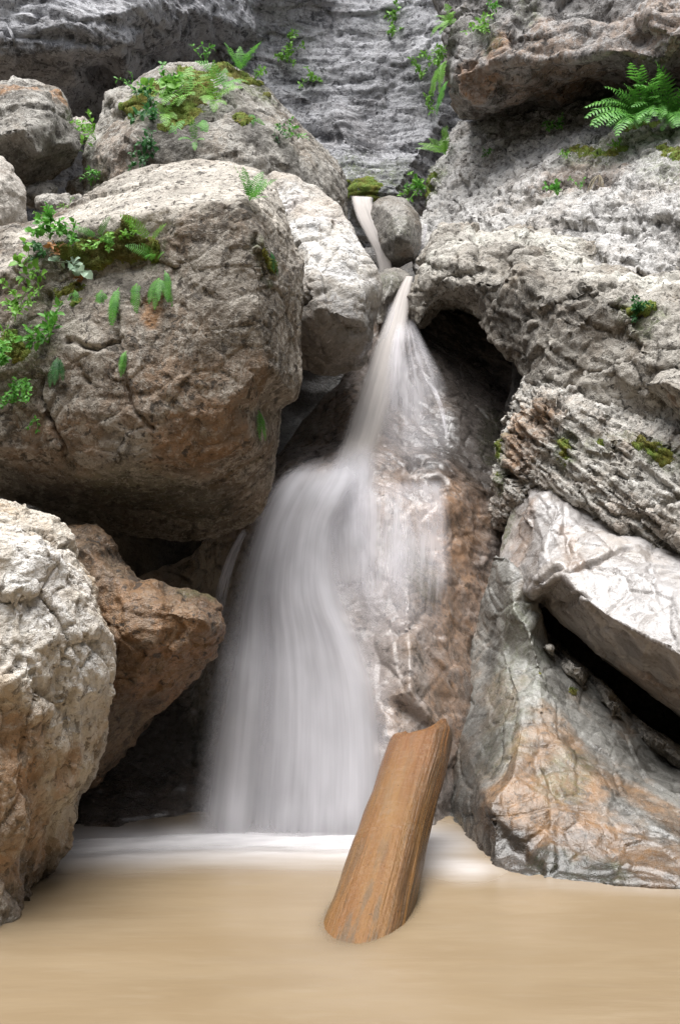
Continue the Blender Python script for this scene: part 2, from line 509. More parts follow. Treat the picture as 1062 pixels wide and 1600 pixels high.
# unseen gorge side behind the camera, added to block low sky light
def sky_block_wall():
    na, nh = 120, 60
    a = np.linspace(math.radians(48), math.radians(312), na)
    h = np.linspace(-0.8, 9.5, nh)
    A_, H_ = np.meshgrid(a, h)
    rx, ry = 7.5, 8.5
    base = np.stack([np.sin(A_).ravel() * rx, 3.5 + np.cos(A_).ravel() * ry, H_.ravel()], 1).astype(np.float32)
    rad = base - np.array([0, 3.5, 0], np.float32); rad[:, 2] = 0
    rad /= np.linalg.norm(rad, axis=1, keepdims=True)
    dsp = 0.12 * base[:, 2] + 1.0 * fbm(base * 0.35, 4) + 0.5 * (scallop(base * 0.8))
    P = base + rad * dsp[:, None]
    i = (np.arange(nh - 1)[:, None] * na + np.arange(na - 1)).ravel()
    me = mesh_from('sky_block_wall', P, np.stack([i, i + 1, i + na + 1, i + na], 1))
    g = G('dark_sky_block')
    v = g.coord('Object')
    c = g.mix(g.ramp(g.noise(v, 0.8, 9, 0.65), 0.4, 0.6), (0.045, 0.07, 0.03), (0.14, 0.125, 0.11))
    tag(link('sky_block_wall', me, g.done(g.bsdf(c, 0.9, g.bump(g.noise(v, 6, 9, 0.7), 0.8, 0.1)))), kind='structure')
sky_block_wall()

# back cliff
o = rock('back_cliff',
  [(-260,-260,11),(0,-260,11),(330,-260,13),(700,-260,14),(900,-260,14),(900,420,13.5),(700,420,13.4),(560,420,13.0),(400,420,13),(150,420,12.6),(0,420,12.2),(-260,420,11)],
  [(-200,-100,9.9),(-200,50,10.2),(0,-60,10.7),(0,20,10.5),(0,60,10.45),(0,100,10.6),(0,150,11.8),(120,30,10.6),(120,75,10.7),(190,75,11.2),(240,40,11.5),(230,10,11.3),(150,100,12.6),(100,180,12.8),(250,120,13.3),(200,180,13.4),(310,20,12.5),(320,90,13.5),(340,-100,13.2),(420,60,13.7),(520,20,13.6),(620,0,13.6),(690,60,13.2),(520,140,13.6),(640,150,13.4),(690,180,13.2),(430,200,13.6),(500,215,13.45),(600,225,13.3),(540,245,13.0),(560,290,12.6),(620,290,12.5),(480,260,13.2)],
  1.5, vx(12.5), [('fbm',0.12,0.7,3),('block',0.03,(1.2,0.7,0.30),(0.10,0.15,1)),'renormal',('block',0.012,(0.6,0.3,0.10),(0.10,0.15,1)),('bed',0.007,0.13,(0.10,0.15,1)),('block',0.006,(0.25,0.15,0.05),(0.10,0.15,1),0.03),('facet',-0.014,2.2),('fbm',0.008,12,3)],
  M['cliff'], smooth=2, seed=3, cracks=[([(0,55),(100,60),(200,80),(260,110)],0.05,0.12),([(0,95),(90,105),(170,120)],0.05,0.12),([(60,20),(180,35),(280,60)],0.04,0.09),([(470,205),(560,222),(650,235)],0.05,0.12),([(340,20),(345,90)],0.05,0.1),([(520,30),(515,110)],0.03,0.06),([(600,90),(605,170)],0.03,0.06)], stains_light=[('g',[(560,300),(600,290),(540,280)],0.5,0.7)])
tag(o, kind='structure')

o = rock('rock_slope',
  [(640,372,10.2),(655,330,10.9),(680,260,11.6),(715,200,11.9),(850,160,11.2),(1000,140,10.5),(1062,130,10.2),(1290,110,9.2),(1290,520,6.9),(1062,470,7.2),(900,440,7.8),(740,420,8.7),(650,425,9.4)],
  [(700,300,10.4),(750,300,10.0),(780,230,10.5),(850,270,9.5),(860,215,10.0),(950,225,9.3),(1000,185,9.5),(1062,240,8.4),(1062,190,9.0),(760,360,9.1),(850,340,8.6),(940,290,8.7),(880,295,9.0),(960,340,8.1),(1062,330,7.6),(1062,400,7.3),(1200,250,8.0),(1200,400,7.0)],
  1.2, vx(8.8), [('fbm',0.08,0.9,3),('block',0.034,(0.5,0.4,0.16),(0.1,-0.6,0.8)),'renormal',('block',0.015,(0.18,0.14,0.055),(0.1,-0.6,0.8)),('bed',0.010,0.09,(0.1,-0.3,0.9)),('facet',-0.010,6.0),('block',0.009,(0.08,0.06,0.03),(0.3,-0.2,1)),('fbm',0.007,16,3)],
  M['slope'], smooth=3, seed=5, cracks=[([(845,290),(880,280),(920,286),(962,272)],0.06,0.14),([(700,330),(780,300),(860,300)],0.03,0.06),([(930,330),(1000,300),(1062,290)],0.03,0.07),([(740,250),(840,225),(930,215)],0.03,0.06),([(960,380),(1062,350)],0.03,0.06),([(860,265),(960,262)],0.02,0.05)], stains_light=[('g',[(905,235),(960,235)],0.22,0.8),('g',[(1030,235),(1062,260)],0.25,0.55),('g',[(660,290),(640,300)],0.3,1.0),('r',[(870,290),(950,280)],0.25,0.35),('x',[(880,262),(960,285)],0.05,0.5)])
tag(o, kind='structure')

o = rock('stream_bedrock',
  [(-60,1440,5.5),(150,1420,5.45),(300,1420,5.5),(420,1440,5.55),(560,1430,5.4),(660,1420,5.45),(740,1420,5.7),(800,1300,6.6),(820,1050,7.0),(830,900,7.2),(850,780,7.6),(880,640,8.6),(860,560,9.4),(760,500,9.6),(680,470,9.3),(640,455,9.05),(590,460,9.1),(570,520,8.9),(530,600,8.7),(450,690,8.4),(400,760,7.8),(300,860,7.4),(100,950,7.3),(-60,1050,7.3)],
  [(640,560,8.3),(690,600,8.3),(760,640,8.3),(720,690,7.7),(600,640,7.8),(580,700,7.3),(640,700,7.5),(690,730,7.25),(480,735,7.0),(540,745,6.9),(440,770,6.7),(430,800,6.6),(560,850,6.55),(640,800,6.8),(700,790,6.9),(740,760,7.25),(755,820,7.1),(640,930,6.25),(560,1000,6.15),(640,1010,5.95),(640,1080,5.78),(600,1090,5.85),(600,1200,5.62),(520,1150,5.8),(420,950,6.2),(470,870,6.45),(370,1000,6.4),(380,1150,6.0),(450,1320,5.6),(560,1340,5.5),(700,900,6.6),(705,980,6.4),(712,1050,6.2),(690,1150,5.85),(680,1250,5.7),(670,1340,5.5),(740,900,6.8),(735,1000,6.55),(735,1100,6.3),(300,1200,6.3),(200,1250,5.9),(130,1270,5.75),(300,1040,6.8),(250,1330,5.42),(120,1335,5.38),(180,1150,6.5)],
  1.0, vx(6.6), [('fbm',0.04,1.0,3),('facet',-0.04,1.4),'renormal',('facet',-0.012,4.0),('block',0.008,(0.3,0.24,0.12),(0.6,-0.4,0.7),0.06),('ridge',0.008,4,3),('fbm',0.005,16,3)],
  M['bed'], smooth=3, tide=0.60, seed=9,
  stains_light=[('r',[(725,760),(715,900),(708,1000),(705,1110)],0.27,0.72),('b',[(720,800),(700,1100)],0.3,1.0),('r',[(560,700),(600,740)],0.25,0.3),('b',[(640,560),(600,740),(600,900),(620,1050)],0.6,1.0),
          ('g',[(640,870),(660,900)],0.18,0.5),('g',[(770,650),(765,720)],0.12,0.8),('x',[(700,560),(770,640),(750,720)],0.5,1.0),('x',[(650,570),(690,640)],0.35,0.8),('x',[(650,720),(700,735)],0.14,0.9),('x',[(690,750),(650,770)],0.1,0.7),
          ('x',[(100,1100),(250,1200),(250,1330)],0.6,0.9),('x',[(740,1050),(730,1200),(690,1330)],0.2,0.45)],
  cracks=[([(620,985),(660,970),(690,990)],0.03,0.04),([(640,755),(690,748)],0.05,0.09),([(660,715),(640,735)],0.03,0.05)])
tag(o, kind='structure')

# ------------------------------------------------------------------ boulders and ledges
BOULD = 'boulders piled in the gorge'
o = rock('boulder',
  [(-170,420,6.1),(-60,380,6.2),(0,355,6.3),(60,335,6.35),(130,302,6.4),(200,272,6.5),(260,254,6.5),(300,248,6.5),(340,252,6.45),(400,266,6.3),(430,292,6.15),(450,335,6.0),(462,378,5.9),(472,415,5.8),(474,500,5.75),(475,595,5.72),(468,625,5.72),(440,640,5.75),(438,685,5.8),(427,740,5.9),(416,790,6.0),(385,822,6.1),(335,842,6.2),(270,850,6.25),(200,842,6.15),(130,818,6.0),(60,795,5.85),(0,778,5.75),(-170,740,5.6)],
  [(-60,470,5.6),(0,425,5.5),(60,396,5.5),(140,366,5.47),(200,345,5.43),(260,330,5.40),(330,320,5.36),(380,318,5.34),(300,285,5.95),(200,305,5.95),(412,340,5.45),(404,385,5.27),(450,420,5.6),(60,450,5.48),(130,440,5.5),(210,425,5.48),(250,410,5.42),(160,480,5.36),(230,470,5.34),(60,560,5.32),(140,545,5.28),(200,560,5.25),(330,430,5.26),(330,520,5.22),(408,480,5.22),(450,500,5.55),(-60,600,5.3),(100,640,5.28),(220,650,5.2),(350,640,5.22),(415,570,5.26),(445,600,5.5),(-60,690,5.3),(50,705,5.35),(120,700,5.33),(180,722,5.3),(280,715,5.28),(350,705,5.32),(400,690,5.45),(80,745,5.5),(200,770,5.62),(320,770,5.65),(380,750,5.7),(260,815,5.95),(0,740,5.5)],
  1.3, vx(5.5,1.2), [('fbm',0.022,1.0,3),('facet',-0.040,0.95),('block',0.012,(0.7,0.5,0.45),(0.35,-0.5,0.8),0.10),'renormal',('block',0.006,(0.25,0.2,0.13),(-0.45,-0.4,0.75),0.06),('block',0.003,(0.07,0.06,0.04),(0.2,-0.4,0.75),0.03),('ridge',0.004,9,3),('fbm',0.003,26,3)],
  M['big'], smooth=2, seed=11,
  stains_light=[('g',[(90,400),(160,390),(230,390)],0.10,0.9),('g',[(110,455),(60,470)],0.08,0.6),('g',[(20,520),(60,570),(30,600)],0.12,0.6),('r',[(300,700),(340,690)],0.22,0.6),('x',[(60,760),(200,790),(340,780)],0.22,0.6),('r',[(380,600),(200,620)],0.2,0.3),('r',[(240,470),(238,500)],0.06,0.8),('r',[(120,690),(60,730)],0.2,0.4),('x',[(240,455),(170,440)],0.05,0.7),('w',[(200,300),(270,268),(340,270),(400,285)],0.42,1.0),('w',[(60,355),(130,325),(200,320),(260,315),(340,300)],0.22,1.0),('w',[(-40,420),(20,410)],0.12,0.8),('w',[(471,425),(474,500),(474,590)],0.03,0.8),('w',[(110,530),(150,545)],0.09,0.5),('g',[(405,380),(420,430)],0.06,0.6),('x',[(150,790),(330,800)],0.3,0.35),('g',[(300,790),(200,760)],0.25,0.35)],  # w: pale top, painted sky sheen, lit right edge; x darkens the underside
  cracks=[([(180,480),(183,540),(197,600),(205,640),(240,670)],0.012,0.055),([(75,460),(70,540),(60,620),(95,690),(115,740)],0.014,0.077),([(105,530),(150,545),(185,535)],0.011,0.055),([(120,570),(140,600)],0.011,0.044),([(400,370),(400,420)],0.017,0.044)])
tag(o, 'huge brown limestone boulder carrying ferns and moss, left of the waterfall', 'boulder', BOULD)

o = rock('boulder',
  [(-240,745,4.7),(-60,762,4.75),(0,780,4.75),(40,793,4.75),(75,815,4.75),(105,850,4.72),(140,908,4.68),(160,960,4.66),(170,1030,4.66),(172,1085,4.66),(160,1145,4.7),(140,1212,4.75),(118,1285,4.82),(98,1345,4.9),(80,1410,5.0),(60,1480,4.9),(0,1560,4.6),(-240,1640,4.4)],
  [(60,870,4.38),(0,860,4.3),(-100,850,4.25),(110,950,4.38),(30,960,4.2),(140,1040,4.42),(80,1040,4.25),(20,1060,4.12),(-80,1080,4.05),(120,1130,4.4),(60,1150,4.22),(100,1220,4.5),(30,1230,4.18),(-60,1250,4.05),(70,1310,4.5),(20,1330,4.3),(50,1390,4.58),(20,1420,4.4),(0,1445,4.29),(-60,1290,4.12),(40,1440,4.6),(-60,1520,4.1)],
  1.0, vx(4.5,1.35), [('fbm',0.04,1.5,3),('facet',-0.055,1.9),('block',0.018,(0.2,0.2,0.5),(0.25,-0.2,0.95),0.07),'renormal',('facet',-0.018,5.0),('block',0.007,(0.08,0.07,0.16),(0.25,-0.2,0.95),0.05),('ridge',0.011,7,4),('fbm',0.005,30,3)],
  M['pale'], smooth=2, tide=0.75, seed=15,
  stains_light=[('r',[(10,1180),(20,1300),(40,1360)],0.2,0.75),('w',[(40,850),(110,930),(80,1000),(20,900),(140,1050)],0.3,0.7),('x',[(40,1420),(90,1350)],0.08,0.7),('r',[(110,1180),(100,1230)],0.07,0.6)])
tag(o, 'pale rough limestone boulder at the pool edge, lowest on the left', 'boulder', BOULD)

o = rock('boulder',
  [(60,815,5.45),(110,820,5.45),(150,828,5.42),(168,845,5.4),(182,870,5.4),(205,890,5.36),(222,906,5.34),(260,916,5.32),(300,921,5.3),(326,925,5.28),(340,948,5.25),(350,978,5.22),(345,1002,5.24),(330,1030,5.28),(292,1070,5.36),(250,1112,5.42),(215,1142,5.48),(180,1182,5.52),(150,1225,5.55),(110,1262,5.6),(40,1260,5.6),(30,1000,5.6)],
  [(140,865,5.2),(180,905,5.15),(200,935,5.08),(230,925,5.1),(262,955,4.99),(300,945,5.05),(318,968,5.0),(330,985,5.04),(240,1010,4.94),(280,1020,5.02),(190,985,4.95),(150,960,5.1),(210,1070,5.06),(250,1060,5.12),(170,1100,5.12),(160,1160,5.3)],
  0.7, vx(5.1,1.5), [('fbm',0.025,2.0,3),('facet',-0.035,2.6),('block',0.010,(0.3,0.22,0.16),(0.35,-0.5,0.8),0.06),'renormal',('facet',-0.012,7.0),('ridge',0.010,8,3),('facet',0.006,17.0),('fbm',0.005,30,3)],
  M['brown'], smooth=3, seed=19,
  stains_light=[('b',[(310,940),(335,965)],0.08,1.0),('r',[(200,960),(250,980),(240,1050)],0.22,0.6),('x',[(190,1030),(180,1140),(230,1100)],0.09,0.55),('g',[(290,925),(320,925)],0.05,0.5)])
tag(o, 'rusty brown pointed boulder wedged between the pale rough boulder and the falling water', 'boulder', BOULD)

o = rock('boulder',
  [(400,290,7.7),(430,274,7.7),(455,278,7.7),(492,296,7.6),(522,320,7.5),(547,346,7.4),(566,380,7.3),(583,415,7.2),(590,450,7.15),(589,500,7.15),(584,545,7.2),(570,570,7.25),(540,583,7.35),(500,586,7.4),(470,572,7.45),(430,560,7.5),(390,480,7.6)],
  [(470,320,7.4),(510,350,7.25),(480,390,7.1),(540,400,7.05),(475,440,6.85),(520,455,6.85),(500,480,6.78),(560,450,6.95),(540,495,6.8),(572,505,6.92),(480,500,6.85),(500,530,6.95),(545,540,6.95),(520,565,7.15)],
  1.0, vx(7.1,1.5), [('fbm',0.03,1.5,3),('facet',-0.04,2.0),('block',0.012,(0.5,0.4,0.3),(0.35,-0.5,0.8),0.05),'renormal',('facet',-0.010,5.0),('crack',0.035,1.8,0.02),('block',0.006,(0.2,0.16,0.1),(-0.45,-0.4,0.75),0.04),('fbm',0.006,20,3)],
  M['white'], smooth=3, seed=23, stains_light=[('x',[(485,505),(540,545),(500,565),(560,545)],0.35,0.75),('w',[(470,320),(520,390),(540,440),(565,480)],0.3,0.9),('b',[(580,520),(575,565)],0.1,0.9),('r',[(520,330),(480,320)],0.15,0.3)],  # w paints sky sheen on the pale top, x paints the underside's shade
  cracks=[([(500,400),(512,440),(520,500),(530,510)],0.02,0.05),([(476,470),(510,452)],0.02,0.04),([(520,510),(560,515)],0.02,0.04)])
tag(o, 'smooth white-topped boulder with a cracked dark front beside the upper chute', 'boulder', BOULD)

o = rock('boulder',
  [(132,330,8.5),(138,290,8.5),(134,240,8.6),(140,212,8.7),(158,180,8.8),(162,142,8.9),(182,134,9.0),(205,134,9.1),(226,120,9.1),(256,102,9.1),(300,93,9.1),(350,96,9.1),(390,112,9.1),(420,140,9.0),(442,172,9.0),(466,200,9.0),(500,232,9.0),(532,264,9.0),(549,292,9.0),(551,345,9.0),(520,370,8.9),(450,380,8.8),(300,380,8.7),(140,370,8.5)],
  [(170,250,8.1),(200,170,8.45),(210,225,8.0),(260,150,8.4),(300,125,8.55),(300,170,8.2),(300,225,7.9),(250,290,7.85),(360,140,8.5),(390,190,8.1),(400,240,7.9),(400,290,7.9),(440,210,8.35),(470,260,8.25),(480,310,8.15),(510,290,8.4),(530,320,8.5),(170,310,8.1),(300,320,7.85)],
  1.4, vx(8.2,1.6), [('fbm',0.05,1.1,3),('facet',-0.06,1.1),('block',0.016,(0.7,0.6,0.4),(0.35,-0.5,0.8),0.10),'renormal',('crack',0.05,1.3,0.025),('block',0.007,(0.24,0.2,0.14),(-0.45,-0.4,0.75),0.06),('pit',0.02,4,4),('ridge',0.008,7,3),('fbm',0.007,22,3)],
  M['upper'], smooth=2, seed=27,
  stains_light=[('g',[(250,130),(300,105),(350,115),(390,130)],0.22,0.8),('g',[(230,140),(225,180)],0.15,0.8),('g',[(300,150),(300,185)],0.15,0.7),('x',[(300,190),(290,215)],0.2,0.8),('x',[(385,180),(400,215)],0.16,0.7),('x',[(240,180),(235,240)],0.12,0.6),('x',[(440,230),(470,280)],0.1,0.6),('r',[(190,200),(180,250)],0.3,0.25),('g',[(150,290)],0.15,0.5)])
tag(o, 'mottled boulder with a mossy fern-grown crown, highest and behind the huge brown one', 'boulder', BOULD)

o = rock('boulder',
  [(-150,130,8.5),(-20,124,8.4),(20,127,8.4),(52,133,8.4),(90,142,8.3),(104,165,8.3),(116,196,8.25),(131,216,8.25),(130,238,8.25),(108,262,8.3),(60,288,8.3),(0,296,8.3),(-150,300,8.3)],
  [(20,150,8.0),(60,160,7.95),(40,200,7.65),(85,195,7.85),(0,210,7.6),(-70,210,7.6),(60,240,7.72),(100,225,7.95),(20,260,7.9)],
  0.9, vx(7.9,1.6), [('fbm',0.04,1.4,3),('facet',-0.05,1.8),('block',0.018,(0.4,0.35,0.3),(-0.45,-0.4,0.75),0.06),'renormal',('facet',-0.014,5.0),('ridge',0.012,7,3),('fbm',0.007,22,3)],
  M['upper'], smooth=3, seed=31, stains_light=[('r',[(10,135),(90,145)],0.12,0.8),('g',[(80,235)],0.2,0.35),('x',[(100,210),(70,270),(20,280)],0.25,0.4)])
tag(o, 'brown weathered boulder with an orange-rimmed top, upper left under the cliff recess', 'boulder', BOULD)

o = rock('boulder',
  [(-160,220,7.2),(-40,230,7.1),(0,242,7.05),(22,264,7.0),(38,300,7.0),(41,345,7.0),(30,380,7.0),(-160,420,7.0)],
  [(0,290,6.7),(20,320,6.78),(-50,300,6.6),(0,345,6.65)],
  0.6, vx(6.9,1.6), [('fbm',0.03,1.8,3),('facet',-0.035,2.4),'renormal',('block',0.009,(0.2,0.16,0.12),(-0.45,-0.4,0.75),0.05),('facet',-0.008,8.0),('fbm',0.006,24,3)],
  M['white'], smooth=3, seed=35)
tag(o, 'small whitish boulder cut by the left frame edge, below the orange-rimmed one', 'boulder', BOULD)

def stone(cx, cy, d, w, h, seed, mat, label, cat='stone', group=None, thick=None):
    rr = random.Random(seed)
    ol = []
    for k in range(12):
        a = k / 12 * 2 * math.pi
        q = 0.88 + 0.2 * rr.random()
        ol.append((cx + w * q * math.cos(a), cy + h * q * math.sin(a), d))
    m = w / FPX * d
    inner = [(cx + w * 0.4 * (rr.random() - 0.5), cy - h * 0.35, d - 0.6 * m), (cx - w * 0.35, cy + 0.1 * h, d - 0.75 * m), (cx + w * 0.35, cy + 0.15 * h, d - 0.7 * m)]
    o = rock('stone', ol, inner, thick or m, vx(d, 1.4), [('fbm',0.2*m,1.2/m,3),('facet',0.16*m,2/m),'renormal',('facet',0.05*m,6/m),('fbm',0.02*m,14/m,3)], mat, smooth=2, seed=seed)
    return tag(o, label, cat, group)

SM = 'small stones jammed behind the left boulders'
stone(122, 205, 8.7, 24, 22, 41, M['white'], 'small pale stone jammed between the two upper left boulders', 'stone', SM)
stone(95, 318, 7.3, 38, 15, 43, M['upper'], 'low flat stone in the dark gap beside the small whitish boulder', 'stone', SM)
stone(128, 296, 8.6, 26, 22, 45, M['upper'], 'small stone in the gap under the mossy-crowned boulder', 'stone', SM)
stone(60, 305, 8.0, 30, 22, 47, M['wetgrey'], 'dark stone deep in the gap under the orange-rimmed boulder', 'stone', SM)

o = rock('boulder',
  [(582,318,9.75),(592,308,9.75),(612,305,9.75),(634,312,9.7),(650,330,9.65),(660,352,9.6),(660,384,9.6),(648,408,9.6),(622,421,9.65),(600,420,9.7),(586,395,9.75),(580,350,9.75)],
  [(612,335,9.4),(635,345,9.28),(620,370,9.22),(640,380,9.28),(615,400,9.4)],
  0.5, vx(9.3,1.3), [('fbm',0.02,2.0,2),('facet',0.011,4),'renormal',('facet',0.01,9),('fbm',0.006,20,3)],
  M['wetgrey'], smooth=3, seed=51, stains_light=[('g',[(620,350),(640,350)],0.15,0.35),('r',[(640,395)],0.1,0.4)])
tag(o, 'rounded wet grey boulder standing right of the uppermost water spout', 'boulder', BOULD)

o = rock('stone',
  [(588,432,8.95),(600,421,9.0),(622,418,9.05),(640,428,9.05),(643,442,9.0),(630,462,8.9),(612,486,8.8),(598,505,8.7),(588,510,8.7),(584,470,8.8)],
  [(612,440,8.75),(622,450,8.78),(600,470,8.66)],
  0.5, vx(8.8,1.3), [('fbm',0.015,3,2),('facet',0.011,5),'renormal',('facet',0.008,12),('fbm',0.004,30,2)],
  M['wetgrey'], smooth=3, seed=55, stains_light=[('g',[(612,435)],0.16,0.5),('b',[(600,470)],0.3,1)])
tag(o, 'glistening wet greenish stone at the lip, under the round grey boulder', 'stone')

# right-hand side
o = rock('overhanging_cliff',
  [(694,-260,11.4),(692,0,11.0),(691,60,10.8),(690,110,10.7),(696,160,10.8),(715,195,11.4),(760,200,11.8),(850,192,11.6),(950,178,11.2),(1062,172,10.8),(1290,175,10.0),(1290,-260,9.0),(1062,-260,9.6),(850,-260,10.4)],
  [(712,60,10.2),(715,120,9.9),(745,150,10.0),(770,100,9.7),(770,30,9.9),(720,-50,10.4),(850,95,9.4),(850,0,9.7),(900,125,9.6),(960,80,9.0),(980,20,9.2),(1062,62,8.6),(1040,100,8.9),(1062,0,8.9),(1200,60,8.4),(1000,-100,9.4),(1200,-100,8.9),(790,160,10.3),(860,155,10.3),(930,150,10.2),(1000,135,9.9),(1062,120,9.6),(1150,130,9.6),(760,185,11.0),(880,180,10.9)],
  1.5, vx(9,1.7), [('fbm',0.09,0.8,3),('facet',-0.11,0.9),('block',0.04,(0.9,0.8,0.4),(0.15,-0.25,1),0.1),'renormal',('facet',-0.035,2.6),('block',0.02,(0.4,0.35,0.2),(0.15,-0.25,1),0.08),('ridge',0.018,4,3),('facet',0.010,9.0),('fbm',0.008,18,3)],
  M['over'], smooth=3, seed=61,
  stains_light=[('r',[(715,125),(745,135)],0.2,0.85),('r',[(780,60),(770,80)],0.12,0.6),('r',[(830,150),(900,140)],0.35,0.5),('g',[(820,10),(830,30)],0.12,0.5),('g',[(755,40),(757,70)],0.12,0.6),('x',[(830,175),(930,160),(1050,150)],0.3,0.5)],
  cracks=[([(822,0),(815,40)],0.05,0.08),([(755,40),(757,75)],0.04,0.06),([(860,110),(940,150)],0.06,0.08)])
tag(o, 'grey limestone cliff overhanging the pale slope at the upper right', 'cliff')

o = rock('arched_ledge',
  [(641,500,8.6),(640,455,8.6),(652,412,8.7),(684,374,8.8),(735,352,8.9),(820,350,8.7),(900,372,8.2),(1000,398,7.7),(1120,415,7.2),(1290,420,6.9),(1290,760,6.4),(1062,740,6.5),(960,680,6.7),(880,635,6.9),(830,600,7.1),(806,560,7.45),(765,520,7.85),(728,492,8.2),(692,476,8.35),(666,486,8.45),(652,510,8.5)],
  [(668,430,8.3),(700,405,8.15),(690,450,8.1),(740,395,8.0),(800,380,8.0),(760,445,7.7),(820,425,7.35),(780,480,7.65),(845,480,7.05),(870,410,7.6),(910,435,7.0),(850,540,6.95),(900,500,6.8),(960,425,7.15),(960,460,6.75),(1062,445,6.85),(1010,480,6.7),(930,560,6.75),(1000,540,6.55),(1062,520,6.5),(1200,520,6.3),(1062,610,6.35),(980,620,6.6),(1200,650,6.2)],
  1.3, vx(7.2,1.6), [('fbm',0.05,1.0,3),('facet',-0.07,1.3),('block',0.03,(0.6,0.5,0.28),(0.3,-0.35,0.9),0.08),'renormal',('facet',-0.022,3.6),('block',0.016,(0.26,0.22,0.12),(0.3,-0.35,0.9),0.06),('crack',0.045,1.3,0.025),('ridge',0.012,6,3),('facet',0.008,11.0),('fbm',0.006,24,3)],
  M['arch'], smooth=3, seed=65,
  stains_light=[('w',[(690,390),(760,365),(850,365),(910,395)],0.2,0.8),('w',[(930,425),(1000,432),(1100,440)],0.14,0.9),('x',[(760,470),(800,500),(820,560)],0.2,0.55),('x',[(880,470),(920,500),(900,540)],0.2,0.4),('g',[(990,480),(1010,500)],0.14,0.7),('x',[(830,430),(850,460)],0.12,0.4)],  # w: pale ledge tops with sky sheen painted in
  cracks=[([(905,410),(880,450),(830,470)],0.03,0.05),([(900,375),(960,425)],0.03,0.05),([(1000,440),(1062,455)],0.04,0.06)])
tag(o, 'massive weathered ledge arching over the black cave right of the chute', 'rock ledge')

BEDN = (0.50, -0.30, 0.82)
o = rock('layered_rock_face',
  [(776,720,6.95),(774,680,7.0),(786,640,7.1),(806,600,7.25),(840,572,7.2),(900,585,7.0),(1000,610,6.8),(1290,640,6.4),(1290,1080,5.8),(1062,900,6.0),(960,840,6.2),(880,780,6.4),(838,760,6.55),(800,800,6.75),(776,820,6.95)],
  [(800,660,6.8),(850,640,6.6),(900,640,6.5),(860,700,6.5),(950,680,6.35),(1062,690,6.2),(920,740,6.3),(1062,760,6.05),(1062,840,5.95),(1200,760,5.9),(820,720,6.62),(800,760,6.7),(980,790,6.12),(1200,900,5.8)],
  1.0, vx(6.4,1.4), [('fbm',0.035,1.1,3),('block',0.035,(0.6,0.4,0.14),BEDN),'renormal',('block',0.018,(0.34,0.2,0.045),BEDN,0.03),('bed',0.010,0.028,BEDN),('block',0.010,(0.10,0.07,0.020),BEDN,0.02),('fbm',0.005,22,3)],
  M['beds'], smooth=2, seed=69,
  stains_light=[('g',[(882,690),(880,720)],0.07,0.9),('g',[(1010,690),(1050,720)],0.1,0.7),('g',[(930,700),(980,680)],0.08,0.5),('r',[(800,660),(810,720),(840,650)],0.14,0.7),('g',[(778,690),(780,760)],0.08,0.9)],
  cracks=[([(960,640),(1010,670),(1062,700)],0.03,0.10)])
tag(o, 'thin-bedded limestone face with tilted layers, above the smooth slab at right', 'rock face')

o = rock('ledge_block',
  [(1000,600,6.45),(1030,580,6.4),(1062,572,6.35),(1200,560,6.2),(1290,600,6.1),(1290,800,6.0),(1200,720,6.1),(1062,655,6.3),(1030,625,6.4)],
  [(1040,598,6.12),(1062,610,5.98),(1062,592,6.15),(1150,600,5.8),(1150,660,5.8),(1250,640,5.7),(1250,700,5.75)],
  0.6, vx(6.0,1.5), [('fbm',0.03,2.0,3),('block',0.0165,(0.4,0.3,0.14),BEDN),'renormal',('facet',0.0099,7),('facet',0.007,16),('fbm',0.005,26,2)],
  M['arch'], smooth=2, seed=73, stains_light=[('r',[(1050,625)],0.08,0.5)])
tag(o, 'pale-topped block jutting in from the right edge above the tilted layers', 'rock ledge')

o = rock('rock_slab',
  [(768,905,6.6),(778,840,6.7),(800,790,6.75),(826,740,6.8),(838,727,6.8),(866,737,6.7),(920,770,6.5),(1000,818,6.25),(1062,850,6.1),(1290,980,5.6),(1290,1250,6.2),(1200,1205,5.95),(1062,1122,5.95),(1000,1080,6.0),(940,1030,6.1),(880,972,6.25),(845,940,6.45),(820,955,6.45),(796,935,6.5)],
  [(815,880,6.25),(830,800,6.4),(870,790,6.3),(850,860,6.1),(842,915,6.0),(880,900,5.9),(905,930,5.78),(960,880,5.85),(1000,860,5.95),(955,968,5.58),(1010,998,5.42),(1062,1026,5.28),(985,1000,5.6),(1035,1030,5.52),(1062,920,5.55),(1200,960,5.2),(1180,1085,5.0),(1000,1030,5.6),(1062,1062,5.45),(940,992,5.8),(1200,1140,5.3),(920,830,6.2)],
  1.1, vx(5.8,1.5), [('fbm',0.025,1.0,3),('facet',-0.028,1.2),('block',0.010,(0.5,0.4,0.22),(0.35,-0.5,0.8),0.06),'renormal',('facet',-0.006,3.0),('block',0.005,(0.22,0.18,0.10),(0.35,-0.5,0.8),0.05),('ridge',0.004,5,3),('fbm',0.0025,16,3)],
  M['slab'], smooth=2, seed=77,
  stains_light=[('r',[(820,800),(800,880)],0.1,0.45),('r',[(880,830),(900,880)],0.05,0.4),('b',[(850,780),(870,860),(840,900),(960,900)],0.3,1.0),('x',[(980,1010),(1040,1040)],0.09,0.5),('r',[(990,1060),(1050,1090)],0.12,0.4),('g',[(775,850),(790,800)],0.07,0.7)],
  cracks=[([(893,890),(930,875),(978,856)],0.018,0.06),([(835,915),(860,890),(875,885)],0.02,0.07),([(840,935),(880,945),(905,930),(950,985),(975,990)],0.02,0.05),([(875,735),(885,830),(893,885)],0.012,0.015),([(1005,895),(1062,892)],0.012,0.02)])
tag(o, 'broad smooth lavender-grey slab tilting over a black slot at the right', 'rock slab')

